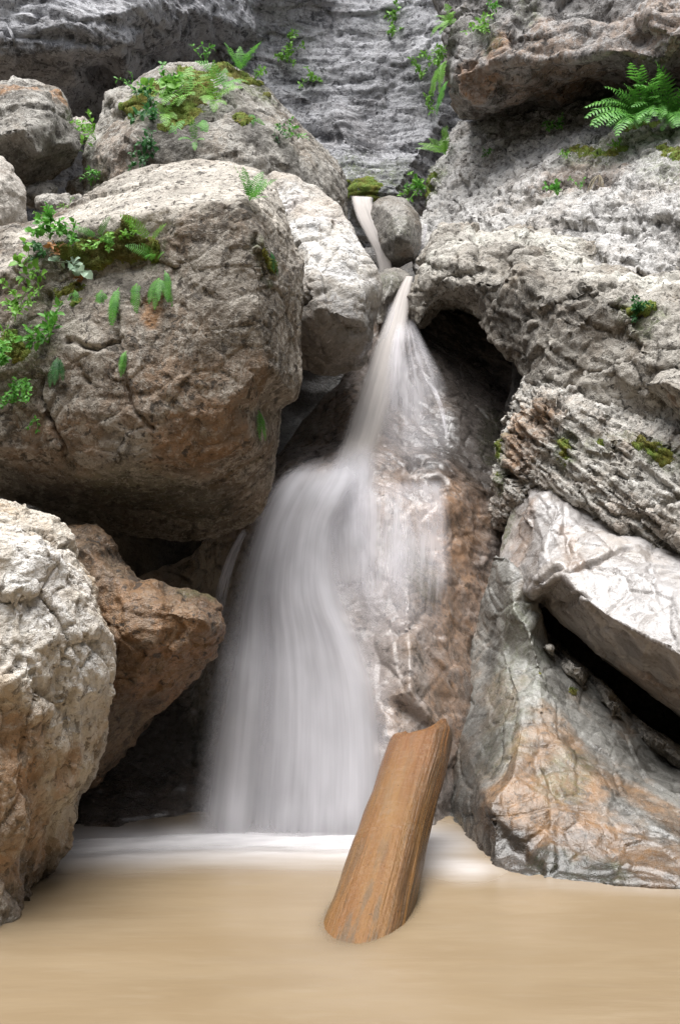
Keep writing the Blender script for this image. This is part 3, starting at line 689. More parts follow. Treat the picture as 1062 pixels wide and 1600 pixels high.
o = rock('rock_shelf',
  [(812,980,6.5),(830,978,6.5),(865,1003,6.5),(920,1050,6.45),(980,1105,6.4),(1062,1168,6.3),(1290,1370,5.6),(1290,1440,5.6),(1062,1215,5.9),(980,1150,6.0),(920,1095,6.1),(870,1040,6.2),(835,1010,6.3)],
  [(860,1012,6.02),(900,1048,5.92),(960,1100,5.82),(1020,1152,5.74),(1062,1184,5.68),(1180,1262,5.55)],
  0.7, vx(5.9,1.5), [('fbm',0.03,2,3),('block',0.0165,(0.4,0.3,0.05),BEDN),'renormal',('block',0.0066,(0.15,0.12,0.03),BEDN),('fbm',0.006,20,3)],
  M['arch'], smooth=2, seed=79, stains_light=[('x',[(840,990),(960,1090),(1060,1180)],0.1,0.45)])
tag(o, 'narrow layered shelf running down inside the black slot under the slab', 'rock ledge')

o = rock('rock_wedge',
  [(768,862,6.5),(796,872,6.35),(822,905,6.25),(842,960,6.25),(855,1008,6.25),(900,1050,6.2),(960,1100,6.1),(1062,1188,5.9),(1290,1420,5.7),(1290,1560,4.2),(1062,1480,4.55),(950,1470,4.72),(850,1460,4.85),(770,1450,5.0),(700,1430,5.3),(672,1400,5.6),(690,1250,6.0),(715,1100,6.35),(740,970,6.6)],
  [(800,950,6.15),(825,985,6.08),(842,1045,5.95),(780,1010,6.25),(815,1110,5.65),(850,1120,5.6),(765,1262,5.12),(800,1210,5.25),(735,1200,5.7),(725,1310,5.45),(742,1345,5.15),(770,1345,5.02),(900,1110,5.85),(960,1160,5.7),(900,1190,5.4),(880,1270,5.1),(830,1330,4.98),(850,1372,4.8),(960,1250,5.2),(1062,1240,5.4),(1062,1320,4.95),(960,1340,4.88),(960,1382,4.71),(1062,1388,4.67),(760,1368,4.95),(700,1345,5.3),(1200,1330,5.1),(1200,1430,4.5),(870,1040,6.15)],
  1.0, vx(5.4,1.5), [('fbm',0.022,1.0,3),('facet',-0.030,1.2),('block',0.008,(0.45,0.35,0.2),(-0.45,-0.4,0.75),0.06),'renormal',('block',0.005,(0.2,0.16,0.10),(-0.45,-0.4,0.75),0.05),('ridge',0.004,6,3),('fbm',0.003,18,3)],
  M['wedge'], smooth=2, tide=0.70, seed=83,
  stains_light=[('r',[(790,1250),(830,1285),(900,1315),(980,1345)],0.30,1.0),('r',[(850,1150),(800,1220),(900,1230)],0.16,0.9),('r',[(860,1120),(920,1200),(990,1240),(1062,1290)],0.13,0.7),('g',[(900,1180),(870,1230)],0.12,0.4),('g',[(800,960),(790,1060),(810,1020)],0.18,0.35),('x',[(765,1300),(790,1350),(850,1365),(930,1372)],0.15,1.0),('x',[(745,1150),(735,1250),(730,1330)],0.24,0.7),('g',[(800,1080),(780,1180)],0.2,0.35),('g',[(860,1350),(950,1365)],0.11,0.8),('x',[(720,1200),(710,1330)],0.2,0.6),('x',[(770,1000),(735,1150)],0.06,0.5),
          ('b',[(920,1180),(980,1240),(1062,1320)],0.15,1.0)],
  cracks=[([(760,1275),(800,1330),(850,1365)],0.03,0.04),([(850,1205),(870,1240)],0.02,0.03)])
tag(o, 'water-stained ochre and grey rock wedge rising from the pool at right', 'rock face')

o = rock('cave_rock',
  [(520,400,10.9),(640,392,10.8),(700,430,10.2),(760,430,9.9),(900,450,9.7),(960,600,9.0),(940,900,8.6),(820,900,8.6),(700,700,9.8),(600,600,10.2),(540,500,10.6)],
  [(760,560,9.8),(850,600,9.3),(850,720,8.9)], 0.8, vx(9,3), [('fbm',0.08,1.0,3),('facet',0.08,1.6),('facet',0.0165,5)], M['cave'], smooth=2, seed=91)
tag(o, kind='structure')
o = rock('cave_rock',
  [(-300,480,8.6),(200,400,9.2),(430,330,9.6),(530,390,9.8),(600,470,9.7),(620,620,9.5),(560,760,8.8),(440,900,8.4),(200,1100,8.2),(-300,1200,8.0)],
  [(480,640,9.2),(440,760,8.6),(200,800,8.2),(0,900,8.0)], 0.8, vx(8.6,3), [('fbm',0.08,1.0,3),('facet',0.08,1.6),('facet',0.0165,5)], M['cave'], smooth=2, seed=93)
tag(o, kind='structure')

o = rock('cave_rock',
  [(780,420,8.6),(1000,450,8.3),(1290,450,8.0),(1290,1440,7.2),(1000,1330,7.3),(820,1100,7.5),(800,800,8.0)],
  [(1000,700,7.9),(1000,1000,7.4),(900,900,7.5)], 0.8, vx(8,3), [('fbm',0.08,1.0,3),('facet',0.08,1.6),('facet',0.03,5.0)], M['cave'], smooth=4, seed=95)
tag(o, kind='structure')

# ------------------------------------------------------------------ water

def pool():
    xs = np.unique(np.concatenate([np.linspace(-40, -4, 10), np.linspace(-4, 4, 241), np.linspace(4, 40, 10)]))
    ys = np.unique(np.concatenate([np.linspace(-40, 2, 12), np.linspace(2, 7, 181), np.linspace(7, 9, 4)]))
    X, Y = np.meshgrid(xs, ys)
    P = np.stack([X.ravel(), Y.ravel(), 0 * X.ravel()], 1).astype(np.float32)
    P[:, 2] = 0.006 * perlin(P * np.array([1.2, 2.5, 1]) + 3)
    nx, ny = len(xs), len(ys)
    i = (np.arange(ny - 1)[:, None] * nx + np.arange(nx - 1)).ravel()
    me = mesh_from('pool_water', P, np.stack([i, i + 1, i + nx + 1, i + nx], 1))
    base = atn([(60, 1322, 5.26), (200, 1318, 5.3), (300, 1312, 5.36), (560, 1312, 5.36), (620, 1318, 5.3)])
    base[:, 2] = 0
    d = seg_dist(P, base) + 0.05 * fbm(P * np.array([1.5, 5, 1]), 3) + 0.10 * np.clip((P[:, 1] - 5.3), -1, 0) * 0
    foam = (1 - smooth01(d, 0.04, 0.62)) ** 1.4
    wedge = atn([(700, 1345, 5.04), (760, 1368, 4.83), (900, 1382, 4.72), (1080, 1392, 4.64)]); wedge[:, 2] = 0
    d2 = seg_dist(P, wedge) + 0.03 * fbm(P * np.array([1.5, 5, 1]), 3)
    rb = atn([(655, 1346, 5.03), (700, 1350, 4.99), (735, 1358, 4.92)]); rb[:, 2] = 0
    foam = np.maximum(foam, 0.6 * (1 - smooth01(seg_dist(P, rb) + 0.04 * fbm(P * np.array([2, 5, 1]), 3), 0.0, 0.26)))
    foam = np.maximum(foam, 0.12 * (1 - smooth01(d2, 0.02, 0.16)))
    a = me.attributes.new('foam', 'FLOAT', 'POINT'); a.data.foreach_set('value', foam.astype(np.float32))
    lg = np.array([at(555, 1503, 4.2), at(667, 1146, 5.42)], np.float32); sl = lg[1] - lg[0]     # the log's axis
    dl = seg_dist(P, np.array([lg[0] - sl * 0.8, lg[1]])) - 0.148
    clear = 1 - 0.85 * np.exp(-np.clip(dl, 0, 9) / 0.022)
    a = me.attributes.new('depth', 'FLOAT', 'POINT'); a.data.foreach_set('value', clear.astype(np.float32))
    g = G('silty_pool_water')
    v = g.coord('Object')
    n1 = g.noise(g.mapv(v, (0.8, 3.0, 1)), 1.6, 6, 0.55, 0.6)
    n2 = g.noise(g.mapv(v, (1.5, 9.0, 1)), 2.4, 7, 0.6, 0.3)
    c = g.mix(g.ramp(n1, 0.3, 0.7), (0.215, 0.158, 0.095), (0.24, 0.181, 0.113))
    c = g.mix(g.ramp(n2, 0.5, 0.75, 0, 0.22), c, (0.275, 0.222, 0.155))
    f = g.attr('foam').outputs['Fac']
    c = g.mix(g.math('MULTIPLY', f, g.ramp(n2, 0.25, 0.7, 0.8, 1.0)), c, (0.56, 0.545, 0.55))
    nr = g.bump(g.noise(g.mapv(v, (1.0, 4.0, 1)), 3, 5, 0.5), 0.08, 0.05)
    op = g.n.new('ShaderNodeMixShader'); tr = g.n.new('ShaderNodeBsdfTransparent')
    g.l.new(g.attr('depth').outputs['Fac'], op.inputs[0]); g.l.new(tr.outputs[0], op.inputs[1])
    g.l.new(g.bsdf(c, g.mixf(f, 0.2, 0.8), nr, 0.45), op.inputs[2])
    sh = op.outputs[0]
    return tag(link('water', me, g.done(sh)), kind='structure')
pool()

def spray_mat(name, col, streak, base, uscale=26, through=0.42):
    """falling water: milky streaked veil; 'dens' is how much water there is at that point"""
    g = G(name)
    uv = g.n.new('ShaderNodeUVMap').outputs[0]
    s1 = g.noise(g.mapv(uv, (uscale, 0.9, 1)), 1.0, 4, 0.55)
    s2 = g.noise(g.mapv(uv, (uscale * 4.5, 2.2, 1), loc=(3, 1, 0)), 1.0, 4, 0.6)
    s3 = g.noise(g.mapv(uv, (uscale * 0.3, 1.6, 1), loc=(7, 2, 0)), 1.0, 3, 0.5)
    st = g.math('ADD', g.math('MULTIPLY', g.ramp(s1, 0.3, 0.7), 0.45), g.math('ADD', g.math('MULTIPLY', g.ramp(s2, 0.3, 0.7), 0.15), g.math('MULTIPLY', g.ramp(s3, 0.3, 0.7), 0.75)))
    d = g.attr('dens').outputs['Fac']
    a = g.math('MULTIPLY', d, g.math('ADD', g.math('MULTIPLY', st, streak), base), True)
    c = g.mix(g.ramp(s1, 0.35, 0.7), tuple(x * 0.93 for x in col), col)
    df = g.n.new('ShaderNodeBsdfDiffuse'); g.l.new(c, df.inputs[0])
    tl = g.n.new('ShaderNodeBsdfTranslucent'); g.l.new(c, tl.inputs[0])
    m1 = g.n.new('ShaderNodeMixShader'); m1.inputs[0].default_value = through
    g.l.new(df.outputs[0], m1.inputs[1]); g.l.new(tl.outputs[0], m1.inputs[2])
    tr = g.n.new('ShaderNodeBsdfTransparent')
    m2 = g.n.new('ShaderNodeMixShader'); g.l.new(a, m2.inputs[0]); g.l.new(tr.outputs[0], m2.inputs[1]); g.l.new(m1.outputs[0], m2.inputs[2])
    return g.done(m2.outputs[0])

W_MAIN = spray_mat('white_fall_water', (0.70, 0.69, 0.72), 0.52, 0.27, 9)
W_VEIL = spray_mat('thin_veil_water', (0.80, 0.78, 0.81), 0.75, -0.08, 12)
W_SILT = spray_mat('silty_chute_water', (0.66, 0.62, 0.59), 0.35, 0.62, 8)

def crom(A, t):
    n = len(A) - 1
    x = np.clip(t * n, 0, n - 1e-6); i = x.astype(int); f = (x - i)[:, None]
    p0 = A[np.maximum(i - 1, 0)]; p1 = A[i]; p2 = A[i + 1]; p3 = A[np.minimum(i + 2, n)]
    return 0.5 * (2 * p1 + (p2 - p0) * f + (2 * p0 - 5 * p1 + 4 * p2 - p3) * f ** 2 + (3 * p1 - p0 - 3 * p2 + p3) * f ** 3)

def fall_part(name, rows, mat, parent, bulge=0.06, dens=None, nu=48, nv=120, edge=0.30, seed=1, layers=1.0, rag=0.0):
    """one sheet of falling water with a flattened round section; rows = (x left, x right, y left, y right, distance)"""
    A = np.array(rows, np.float32)
    t = np.linspace(0, 1, nv).astype(np.float32)
    C = crom(A, t)
    Lp = atn(np.stack([C[:, 0], C[:, 2], C[:, 4]], 1)); Rp = atn(np.stack([C[:, 1], C[:, 3], C[:, 4]], 1))
    th = np.linspace(0, 2 * np.pi, 2 * nu, endpoint=False).astype(np.float32)
    u = 0.5 - 0.5 * np.cos(th); dep = np.sin(th)          # across, and front (+) / back (-)
    P = Lp[:, None] * (1 - u)[None, :, None] + Rp[:, None] * u[None, :, None]
    wd = np.linalg.norm(Rp - Lp, axis=1)
    wob = fbm(np.stack([np.repeat(u[None], nv, 0).ravel() * 5 + seed * 7, np.repeat(t[:, None], 2 * nu, 1).ravel() * 1.5, np.full(nv * 2 * nu, seed * 1.3)], 1).astype(np.float32), 3).reshape(nv, 2 * nu)
    off = bulge * np.minimum(1, wd / 0.5)[:, None] * (dep[None] * np.where(dep > 0, 1.0, 0.35)[None] + 0.15 * wob)
    P[:, :, 1] -= off
    e = np.minimum(u, 1 - u)
    D = smooth01(e, 0.0, edge)[None] * np.ones((nv, 1), np.float32)
    if rag:
        D *= np.clip(1 - rag * smooth01(0.5 - wob, 0, 1), 0, 1)
    if dens is not None:
        D = D * dens(np.repeat(u[None], nv, 0), np.repeat(t[:, None], 2 * nu, 1))
    k = 2 * nu
    i = (np.arange(nv - 1)[:, None] * k + np.arange(k)).ravel()
    j = (np.arange(nv - 1)[:, None] * k + (np.arange(k) + 1) % k).ravel()
    F = np.stack([i, j, j + k, i + k], 1)
    me = mesh_from(name, P.reshape(-1, 3), F)
    a = me.attributes.new('dens', 'FLOAT', 'POINT'); a.data.foreach_set('value', D.ravel().astype(np.float32))
    uvl = me.uv_layers.new(name='UVMap')
    li = np.empty(len(me.loops), np.int32); me.loops.foreach_get('vertex_index', li)
    UU = np.repeat(u[None], nv, 0).ravel() + 0.37 * seed + np.where(np.repeat(dep[None], nv, 0).ravel() < 0, 0.13, 0)
    VV = np.repeat(t[:, None], k, 1).ravel() * 2
    uvl.data.foreach_set('uv', np.stack([UU[li], VV[li]], 1).astype(np.float32).ravel())
    return link(name, me, mat, parent)

def empty(name, loc):
    o = bpy.data.objects.new(name, None); COL.objects.link(o); o.location = loc
    o.empty_display_size = 0.1
    return o

# all sheets are built in world coordinates; the fall's Empty stays at the origin level of its foot
def fall(name, foot, label, group='tiers of the waterfall'):
    o = empty(name, (0, 0, 0)); tag(o, label, 'waterfall', group); return o

f1 = fall('waterfall', None, 'short silty beige spout at the top, left of the rounded wet boulder')
fall_part('water_sheet', [(548,584,306,308,10.3),(549,583,316,316,9.95),(556,590,340,338,9.75),(570,601,368,366,9.62),(584,610,396,394,9.55),(592,614,425,425,9.5)], W_SILT, f1, 0.05, lambda u, t: 1.15 * smooth01(t, 0, 0.08) + 0 * u, edge=0.2, seed=1)
fall_part('trickle', [(661,667,352,350,9.75),(660,667,364,362,9.7),(656,665,380,380,9.65),(652,662,400,400,9.6)], W_VEIL, f1, 0.02, lambda u, t: 1.2 * (1 - t), nu=10, nv=30, seed=2)

f2 = fall('waterfall', None, 'long narrow chute fanning down from the lip past the black cave')
fall_part('water_sheet', [(632,646,432,432,8.95),(618,643,458,452,8.75),(600,639,500,490,8.5),(580,635,545,540,8.2),(561,628,595,590,7.9),(545,618,640,640,7.6),(529,603,690,690,7.25),(514,586,735,735,6.95),(500,572,775,780,6.78)], W_SILT, f2, 0.08,
          lambda u, t: (1.15 - 0.5 * smooth01(t, 0.3, 1)) * (1 - 0.7 * smooth01(u, 0.45, 1.0) * smooth01(t, 0.4, 0.8)) * (1 - 0.75 * smooth01(t, 0.8, 1)), edge=0.3, seed=3)
fall_part('water_sheet', [(606,640,470,470,8.66),(590,636,520,515,8.34),(570,628,575,570,8.0),(552,612,630,625,7.66),(532,590,690,690,7.28),(518,572,740,740,6.95)], W_MAIN, f2, 0.04, lambda u, t: 0.8 * smooth01(t, 0, 0.1) * (1 - 0.5 * t) * smooth01(1 - t, 0, 0.2), edge=0.45, seed=4)
fall_part('side_spray', [(618,646,500,496,8.35),(606,668,545,540,8.03),(594,695,600,590,7.72),(586,712,660,650,7.42),(580,712,720,715,7.12),(574,704,790,790,6.78)], W_VEIL, f2, 0.04, lambda u, t: 0.85 * smooth01(t, 0, 0.15) * smooth01(1 - t, 0, 0.8) * (1 - 0.5 * smooth01(u, 0.4, 1)), edge=0.2, seed=5)
for k, rows in enumerate([[(660,668,590,590,7.9),(676,684,615,612,7.8),(688,696,650,648,7.6),(695,702,690,690,7.35)]]):
    fall_part('trickle', rows, W_VEIL, f2, 0.015, lambda u, t: 0.7 * smooth01(t, 0, .2) * smooth01(1 - t, 0, .3), nu=10, nv=40, edge=0.4, seed=6 + k)

f3 = fall('waterfall', None, 'broad white main fall spreading down into the silty pool')
fall_part('water_sheet', [(476,560,714,708,7.02),(444,572,734,728,6.84),(426,572,752,748,6.68),(409,556,780,780,6.52),(392,540,815,822,6.4),(371,538,870,878,6.22),(352,552,930,935,6.05),(336,588,1000,1000,5.9),(320,614,1070,1070,5.76),(305,628,1160,1160,5.62),(292,632,1250,1250,5.48),(280,634,1322,1322,5.36)], W_MAIN, f3, 0.10,
          lambda u, t: 1.1 * smooth01(t, 0, 0.24) * smooth01(1 - t, -0.02, 0.09) * (1 - 0.45 * np.exp(-((u - 0.34) / 0.09) ** 2) * smooth01(t, 0.35, 0.6)), edge=0.26, seed=10)
fall_part('water_sheet', [(436,480,764,764,6.74),(412,466,810,810,6.56),(392,458,870,870,6.36),(376,465,940,940,6.16),(366,490,1020,1020,5.97),(362,530,1100,1100,5.82),(362,565,1200,1200,5.63),(358,585,1322,1322,5.44)], W_MAIN, f3, 0.02, lambda u, t: 0.8 * smooth01(t, 0, 0.2) * smooth01(1 - t, -0.02, 0.09), edge=0.45, seed=11)
fall_part('water_sheet', [(522,600,688,688,7.18),(508,600,730,728,6.92),(496,600,775,772,6.7),(488,602,830,830,6.52),(490,606,890,890,6.36),(502,614,955,955,6.2),(520,624,1020,1020,6.04)], W_MAIN, f3, 0.03, lambda u, t: 1.25 * smooth01(t, 0, 0.25) * smooth01(1 - t, 0, 0.75) * (1 - 0.35 * smooth01(u, 0.5, 1)), edge=0.35, seed=12)
fall_part('veil', [(540,650,756,746,6.76),(545,655,790,790,6.62),(545,650,850,850,6.47),(545,650,910,910,6.27),(555,655,970,970,6.07),(570,640,1030,1030,5.9)], W_VEIL, f3, 0.05, lambda u, t: 0.8 * smooth01(t, 0, .15) * smooth01(1 - t, 0, .6), edge=0.3, seed=13)
fall_part('veil', [(590,700,752,745,6.72),(600,705,800,800,6.58),(600,708,860,860,6.4),(600,706,940,940,6.15),(590,700,1020,1020,5.95)], W_VEIL, f3, 0.03, lambda u, t: 0.5 * smooth01(t, 0, .1) * smooth01(1 - t, 0, .5), edge=0.2, seed=14)
fall_part('trickle', [(378,392,826,826,6.5),(362,380,850,850,6.42),(345,366,890,890,6.3),(334,356,935,935,6.2),(328,350,990,990,6.1)], W_VEIL, f3, 0.03, lambda u, t: 1.5 * smooth01(t, 0, .15) * smooth01(1 - t, 0, .4), nu=12, nv=50, edge=0.35, seed=15)

# ------------------------------------------------------------------ log
def make_log():
    a = at(555, 1503, 4.2); b = at(667, 1146, 5.42)
    a = np.array(a); b = np.array(b); ax = b - a; L = float(np.linalg.norm(ax)); ax /= L
    a0 = a - ax * 1.1; L2 = L + 1.1
    e1 = np.cross(ax, [0, 0, 1]); e1 /= np.linalg.norm(e1); e2 = np.cross(e1, ax)       # e1 to the right, e2 up
    nt_, nv = 260, 340
    th = np.linspace(0, 2 * np.pi, nt_, endpoint=False)
    tt = np.linspace(0, 1, nv)
    rad = np.interp(tt, [0, 0.45, 0.7, 1.0], [0.176, 0.165, 0.151, 0.142])
    endo = 0.09 * np.cos(th - 0.2) - 0.13 * np.exp(-((np.sin(th) - 1) / 0.35) ** 2) * (np.abs(np.cos(th + 0.15)) < 0.75)
    endo = np.convolve(np.concatenate([endo[-12:], endo, endo[:12]]), np.ones(25) / 25, 'valid')
    s = tt[:, None] * L2 + (tt[:, None] ** 6) * endo[None]
    bend = 0.012 * np.sin(tt * 5)[:, None]
    prof = 1 + 0.022 * np.cos(2 * th + 0.6)[None] + 0.014 * np.cos(3 * th + 1.9 + 2 * tt[:, None])
    r = rad[:, None] * prof * (1 - 0.30 * smooth01(tt, 0.955, 1.0)[:, None] ** 2)
    Q = np.stack([np.cos(th)[None] * r * 9, np.sin(th)[None] * r * 9, s * 1.1], -1).reshape(-1, 3).astype(np.float32)
    grain = (0.005 * fbm(Q * np.array([1, 1, 0.5], np.float32), 3) + 0.0035 * fbm(Q * np.array([3.5, 3.5, 1.3], np.float32) + 3, 3) + 0.003 * fbm(Q * np.array([10, 10, 2.5], np.float32), 2)).reshape(nv, nt_)
    lum = 0.012 * fbm((Q * np.array([0.3, 0.3, 2.2], np.float32)) + 9, 2).reshape(nv, nt_)
    right = np.clip(np.cos(th - 0.0), 0, 1)[None] ** 0.7
    r = r + grain * (0.3 + 0.35 * right) + lum
    P = a0[None, None] + ax[None, None] * s[..., None] + e1 * ((np.cos(th)[None] * r + bend)[..., None]) + e2 * ((np.sin(th)[None] * r)[..., None])
    # broken end: rings shrinking to a sunken centre
    rings = []
    c = P[-1].mean(0)
    for k, q in enumerate((0.93, 0.8, 0.6, 0.4, 0.2, 0.06)):
        ring = c + (P[-1] - c) * q - ax * (0.05 * (1 - q) ** 0.7 * 1.0)
        nz = fbm((ring * 18).astype(np.float32), 3)
        rings.append(ring + ax * 0.014 * nz[:, None])
    V = np.concatenate([P.reshape(-1, 3)] + rings)
    n_all = nv + len(rings)
    i = (np.arange(n_all - 1)[:, None] * nt_ + np.arange(nt_)).ravel()
    j = (np.arange(n_all - 1)[:, None] * nt_ + (np.arange(nt_) + 1) % nt_).ravel()
    F = np.stack([i, j, j + nt_, i + nt_], 1)
    me = mesh_from('log', V, F)
    uvl = me.uv_layers.new(name='UVMap')
    li = np.empty(len(me.loops), np.int32); me.loops.foreach_get('vertex_index', li)
    T = np.concatenate([np.repeat(tt[:, None], nt_, 1).ravel(), np.ones(nt_ * len(rings))])
    H = np.tile(th / (2 * np.pi), n_all)
    h = np.abs(H[li] * 2 - 1)                     # mirrored so that the seam underneath never jumps
    uvl.data.foreach_set('uv', np.stack([h, T[li]], 1).astype(np.float32).ravel())
    A = np.zeros((len(V), 4), np.float32)
    A[:, 0] = np.concatenate([np.repeat(tt[:, None], nt_, 1).ravel(), np.ones(nt_ * len(rings))])
    A[:, 1] = np.tile(np.clip(np.cos(th), 0, 1), n_all)  # right-hand side, mask for the painted shade
    at_ = me.attributes.new('along', 'FLOAT_COLOR', 'POINT'); at_.data.foreach_set('color', A.ravel())
    g = G('worn_orange_wood')
    v = g.coord('Object')
    uv = g.n.new('ShaderNodeUVMap').outputs[0]
    s = g.sep(g.attr('along').outputs['Color'])
    fibre = g.noise(g.mapv(uv, (45, 7, 1)), 1.0, 7, 0.65, 0.2)
    blot = g.noise(g.mapv(uv, (7, 3.2, 1), loc=(2, 3, 0)), 1.0, 8, 0.65, 0.4)
    cross = g.noise(g.mapv(uv, (5, 60, 1)), 1.0, 5, 0.6, 0.3)
    c = g.mix(g.ramp(blot, 0.35, 0.65), (0.171, 0.076, 0.022), (0.218, 0.113, 0.038))
    c = g.mix(g.ramp(fibre, 0.52, 0.75, 0, 0.15), c, (0.115, 0.050, 0.017))
    c = g.mix(g.ramp(fibre, 0.42, 0.28, 0, 0.25), c, (0.246, 0.144, 0.059))
    c = g.mix(g.ramp(s[0], 0.72, 0.98, 0, 0.55), c, (0.198, 0.083, 0.033))
    c = g.mix(g.math('MULTIPLY', g.ramp(cross, 0.5, 0.66), g.ramp(s[0], 0.35, 0.75, 0, 0.3)), c, (0.260, 0.175, 0.099))
    gp = g.noise(g.mapv(uv, (9, 6, 1), loc=(5, 9, 0)), 1.0, 7, 0.7, 0.3)
    c = g.mix(g.math('MULTIPLY', g.ramp(gp, 0.50, 0.60), g.ramp(s[0], 0.25, 0.8, 0.8, 0.2)), c, (0.095, 0.076, 0.051))
    c = g.mix(g.math('MULTIPLY', g.ramp(g.noise(g.mapv(uv, (30, 4, 1), loc=(8, 1, 0)), 1, 8, 0.7), 0.42, 0.58), g.ramp(s[1], 0.45, 0.95, 0, 0.85)), c, (0.052, 0.036, 0.023))  # dark streaks paint shade down the log's right side
    pit = g.noise(v, 75, 3, 0.5)
    c = g.mix(g.ramp(pit, 0.68, 0.74, 0, 0.85), c, (0.035, 0.020, 0.012))
    h_ = g.math('ADD', g.math('MULTIPLY', fibre, 1.0), g.math('MULTIPLY', g.noise(v, 45, 6, 0.68), 1.3))
    nr = g.bump(h_, 0.6, 0.012)
    rg = g.mixf(g.ramp(s[0], 0.3, 0.8), 0.45, 0.24)
    o = link('log', me, g.done(g.bsdf(c, rg, nr, 0.4)))
    tag(o, 'worn orange log leaning out of the pool with a broken upper end', 'log')
make_log()

# ------------------------------------------------------------------ foam where the fall strikes the pool
FOAM = spray_mat('white_foam', (0.84, 0.82, 0.83), 0.12, 0.8, 5, 0.1)
def foam_bank(name, pts, depth, height, dmax, seed):
    A = np.array(pts, np.float32)
    nv, k = 90, 40
    t = np.linspace(0, 1, nv).astype(np.float32)
    C = crom(A, t)
    c = atn(np.stack([C[:, 0], C[:, 1], 2745.6 / (C[:, 1] - 800)], 1)); c[:, 2] = 0.0
    th = np.linspace(0, np.pi, k).astype(np.float32)
    n = fbm(np.stack([np.repeat(t[:, None], k, 1).ravel() * 6, np.repeat(th[None], nv, 0).ravel() * 1.2, np.full(nv * k, seed)], 1).astype(np.float32), 3).reshape(nv, k)
    endf = smooth01(np.minimum(t, 1 - t), 0, 0.12)[:, None]
    P = np.repeat(c[:, None], k, 1)
    P[:, :, 1] -= depth * np.cos(th)[None] * (1 + 0.25 * n)
    P[:, :, 2] += height * np.sin(th)[None] * (1 + 0.3 * n) * (0.3 + 0.7 * endf) + 0.008
    D = dmax * smooth01(np.sin(th), 0.1, 1.0)[None] * endf * (0.85 + 0.5 * n)
    i = (np.arange(nv - 1)[:, None] * k + np.arange(k - 1)).ravel()
    me = mesh_from(name, P.reshape(-1, 3), np.stack([i, i + 1, i + k + 1, i + k], 1))
    a = me.attributes.new('dens', 'FLOAT', 'POINT'); a.data.foreach_set('value', np.clip(D, 0, 1).ravel().astype(np.float32))
    uvl = me.uv_layers.new(name='UVMap')
    li = np.empty(len(me.loops), np.int32); me.loops.foreach_get('vertex_index', li)
    UV = np.stack([np.repeat(th[None], nv, 0).ravel() / 3, np.repeat(t[:, None], k, 1).ravel() * 3], 1).astype(np.float32)
    uvl.data.foreach_set('uv', UV[li].ravel())
    return link(name, me, FOAM)
fm = foam_bank('foam', [(60,1334),(200,1326),(330,1321),(450,1321),(560,1322),(640,1330)], 0.13, 0.03, 0.55, 1.0)
tag(fm, kind='stuff')

# ------------------------------------------------------------------ moss and plants
def leaf_mat(name, a, b, trans=0.3, sat=1.0):
    g = G(name)
    v = g.coord('Object')
    c = g.mix(g.ramp(g.noise(v, 22, 4), 0.35, 0.65), a, b)
    c = g.mix(g.ramp(g.noise(v, 160, 3), 0.55, 0.75, 0, 0.5), c, tuple(x * 0.5 for x in a))
    d = g.bsdf(c, 0.5, None, 0.35)
    tl = g.n.new('ShaderNodeBsdfTranslucent'); g.l.new(c, tl.inputs[0])
    m = g.n.new('ShaderNodeMixShader'); m.inputs[0].default_value = trans
    g.l.new(d, m.inputs[1]); g.l.new(tl.outputs[0], m.inputs[2])
    return g.done(m.outputs[0])
L_FERN = leaf_mat('fern_green', (0.075, 0.25, 0.035), (0.15, 0.40, 0.06))
L_DARK = leaf_mat('dark_leaf_green', (0.03, 0.12, 0.035), (0.06, 0.20, 0.05))
L_LIME = leaf_mat('lime_leaf_green', (0.14, 0.33, 0.04), (0.23, 0.47, 0.08))
L_PALE = leaf_mat('pale_mint_leaf', (0.36, 0.52, 0.38), (0.46, 0.6, 0.46))
L_DRY = leaf_mat('dry_orange_leaf', (0.30, 0.13, 0.04), (0.42, 0.22, 0.08), 0.15)
L_STRAW = leaf_mat('dry_straw', (0.30, 0.24, 0.14), (0.42, 0.36, 0.24), 0.1)
g = G('moss')
v = g.coord('Object')
c = g.mix(g.ramp(g.noise(v, 9, 7, 0.65), 0.36, 0.64), (0.18, 0.165, 0.035), (0.19, 0.28, 0.06))
c = g.mix(g.ramp(g.noise(v, 4, 6, 0.6), 0.5, 0.66, 0, 0.6), c, (0.11, 0.075, 0.035))
c = g.mix(g.ramp(g.noise(v, 110, 4, 0.7), 0.52, 0.66), c, (0.05, 0.06, 0.016))
MOSS = g.done(g.bsdf(c, 0.9, g.bump(g.noise(v, 90, 6, 0.7), 0.9, 0.02), 0.2))

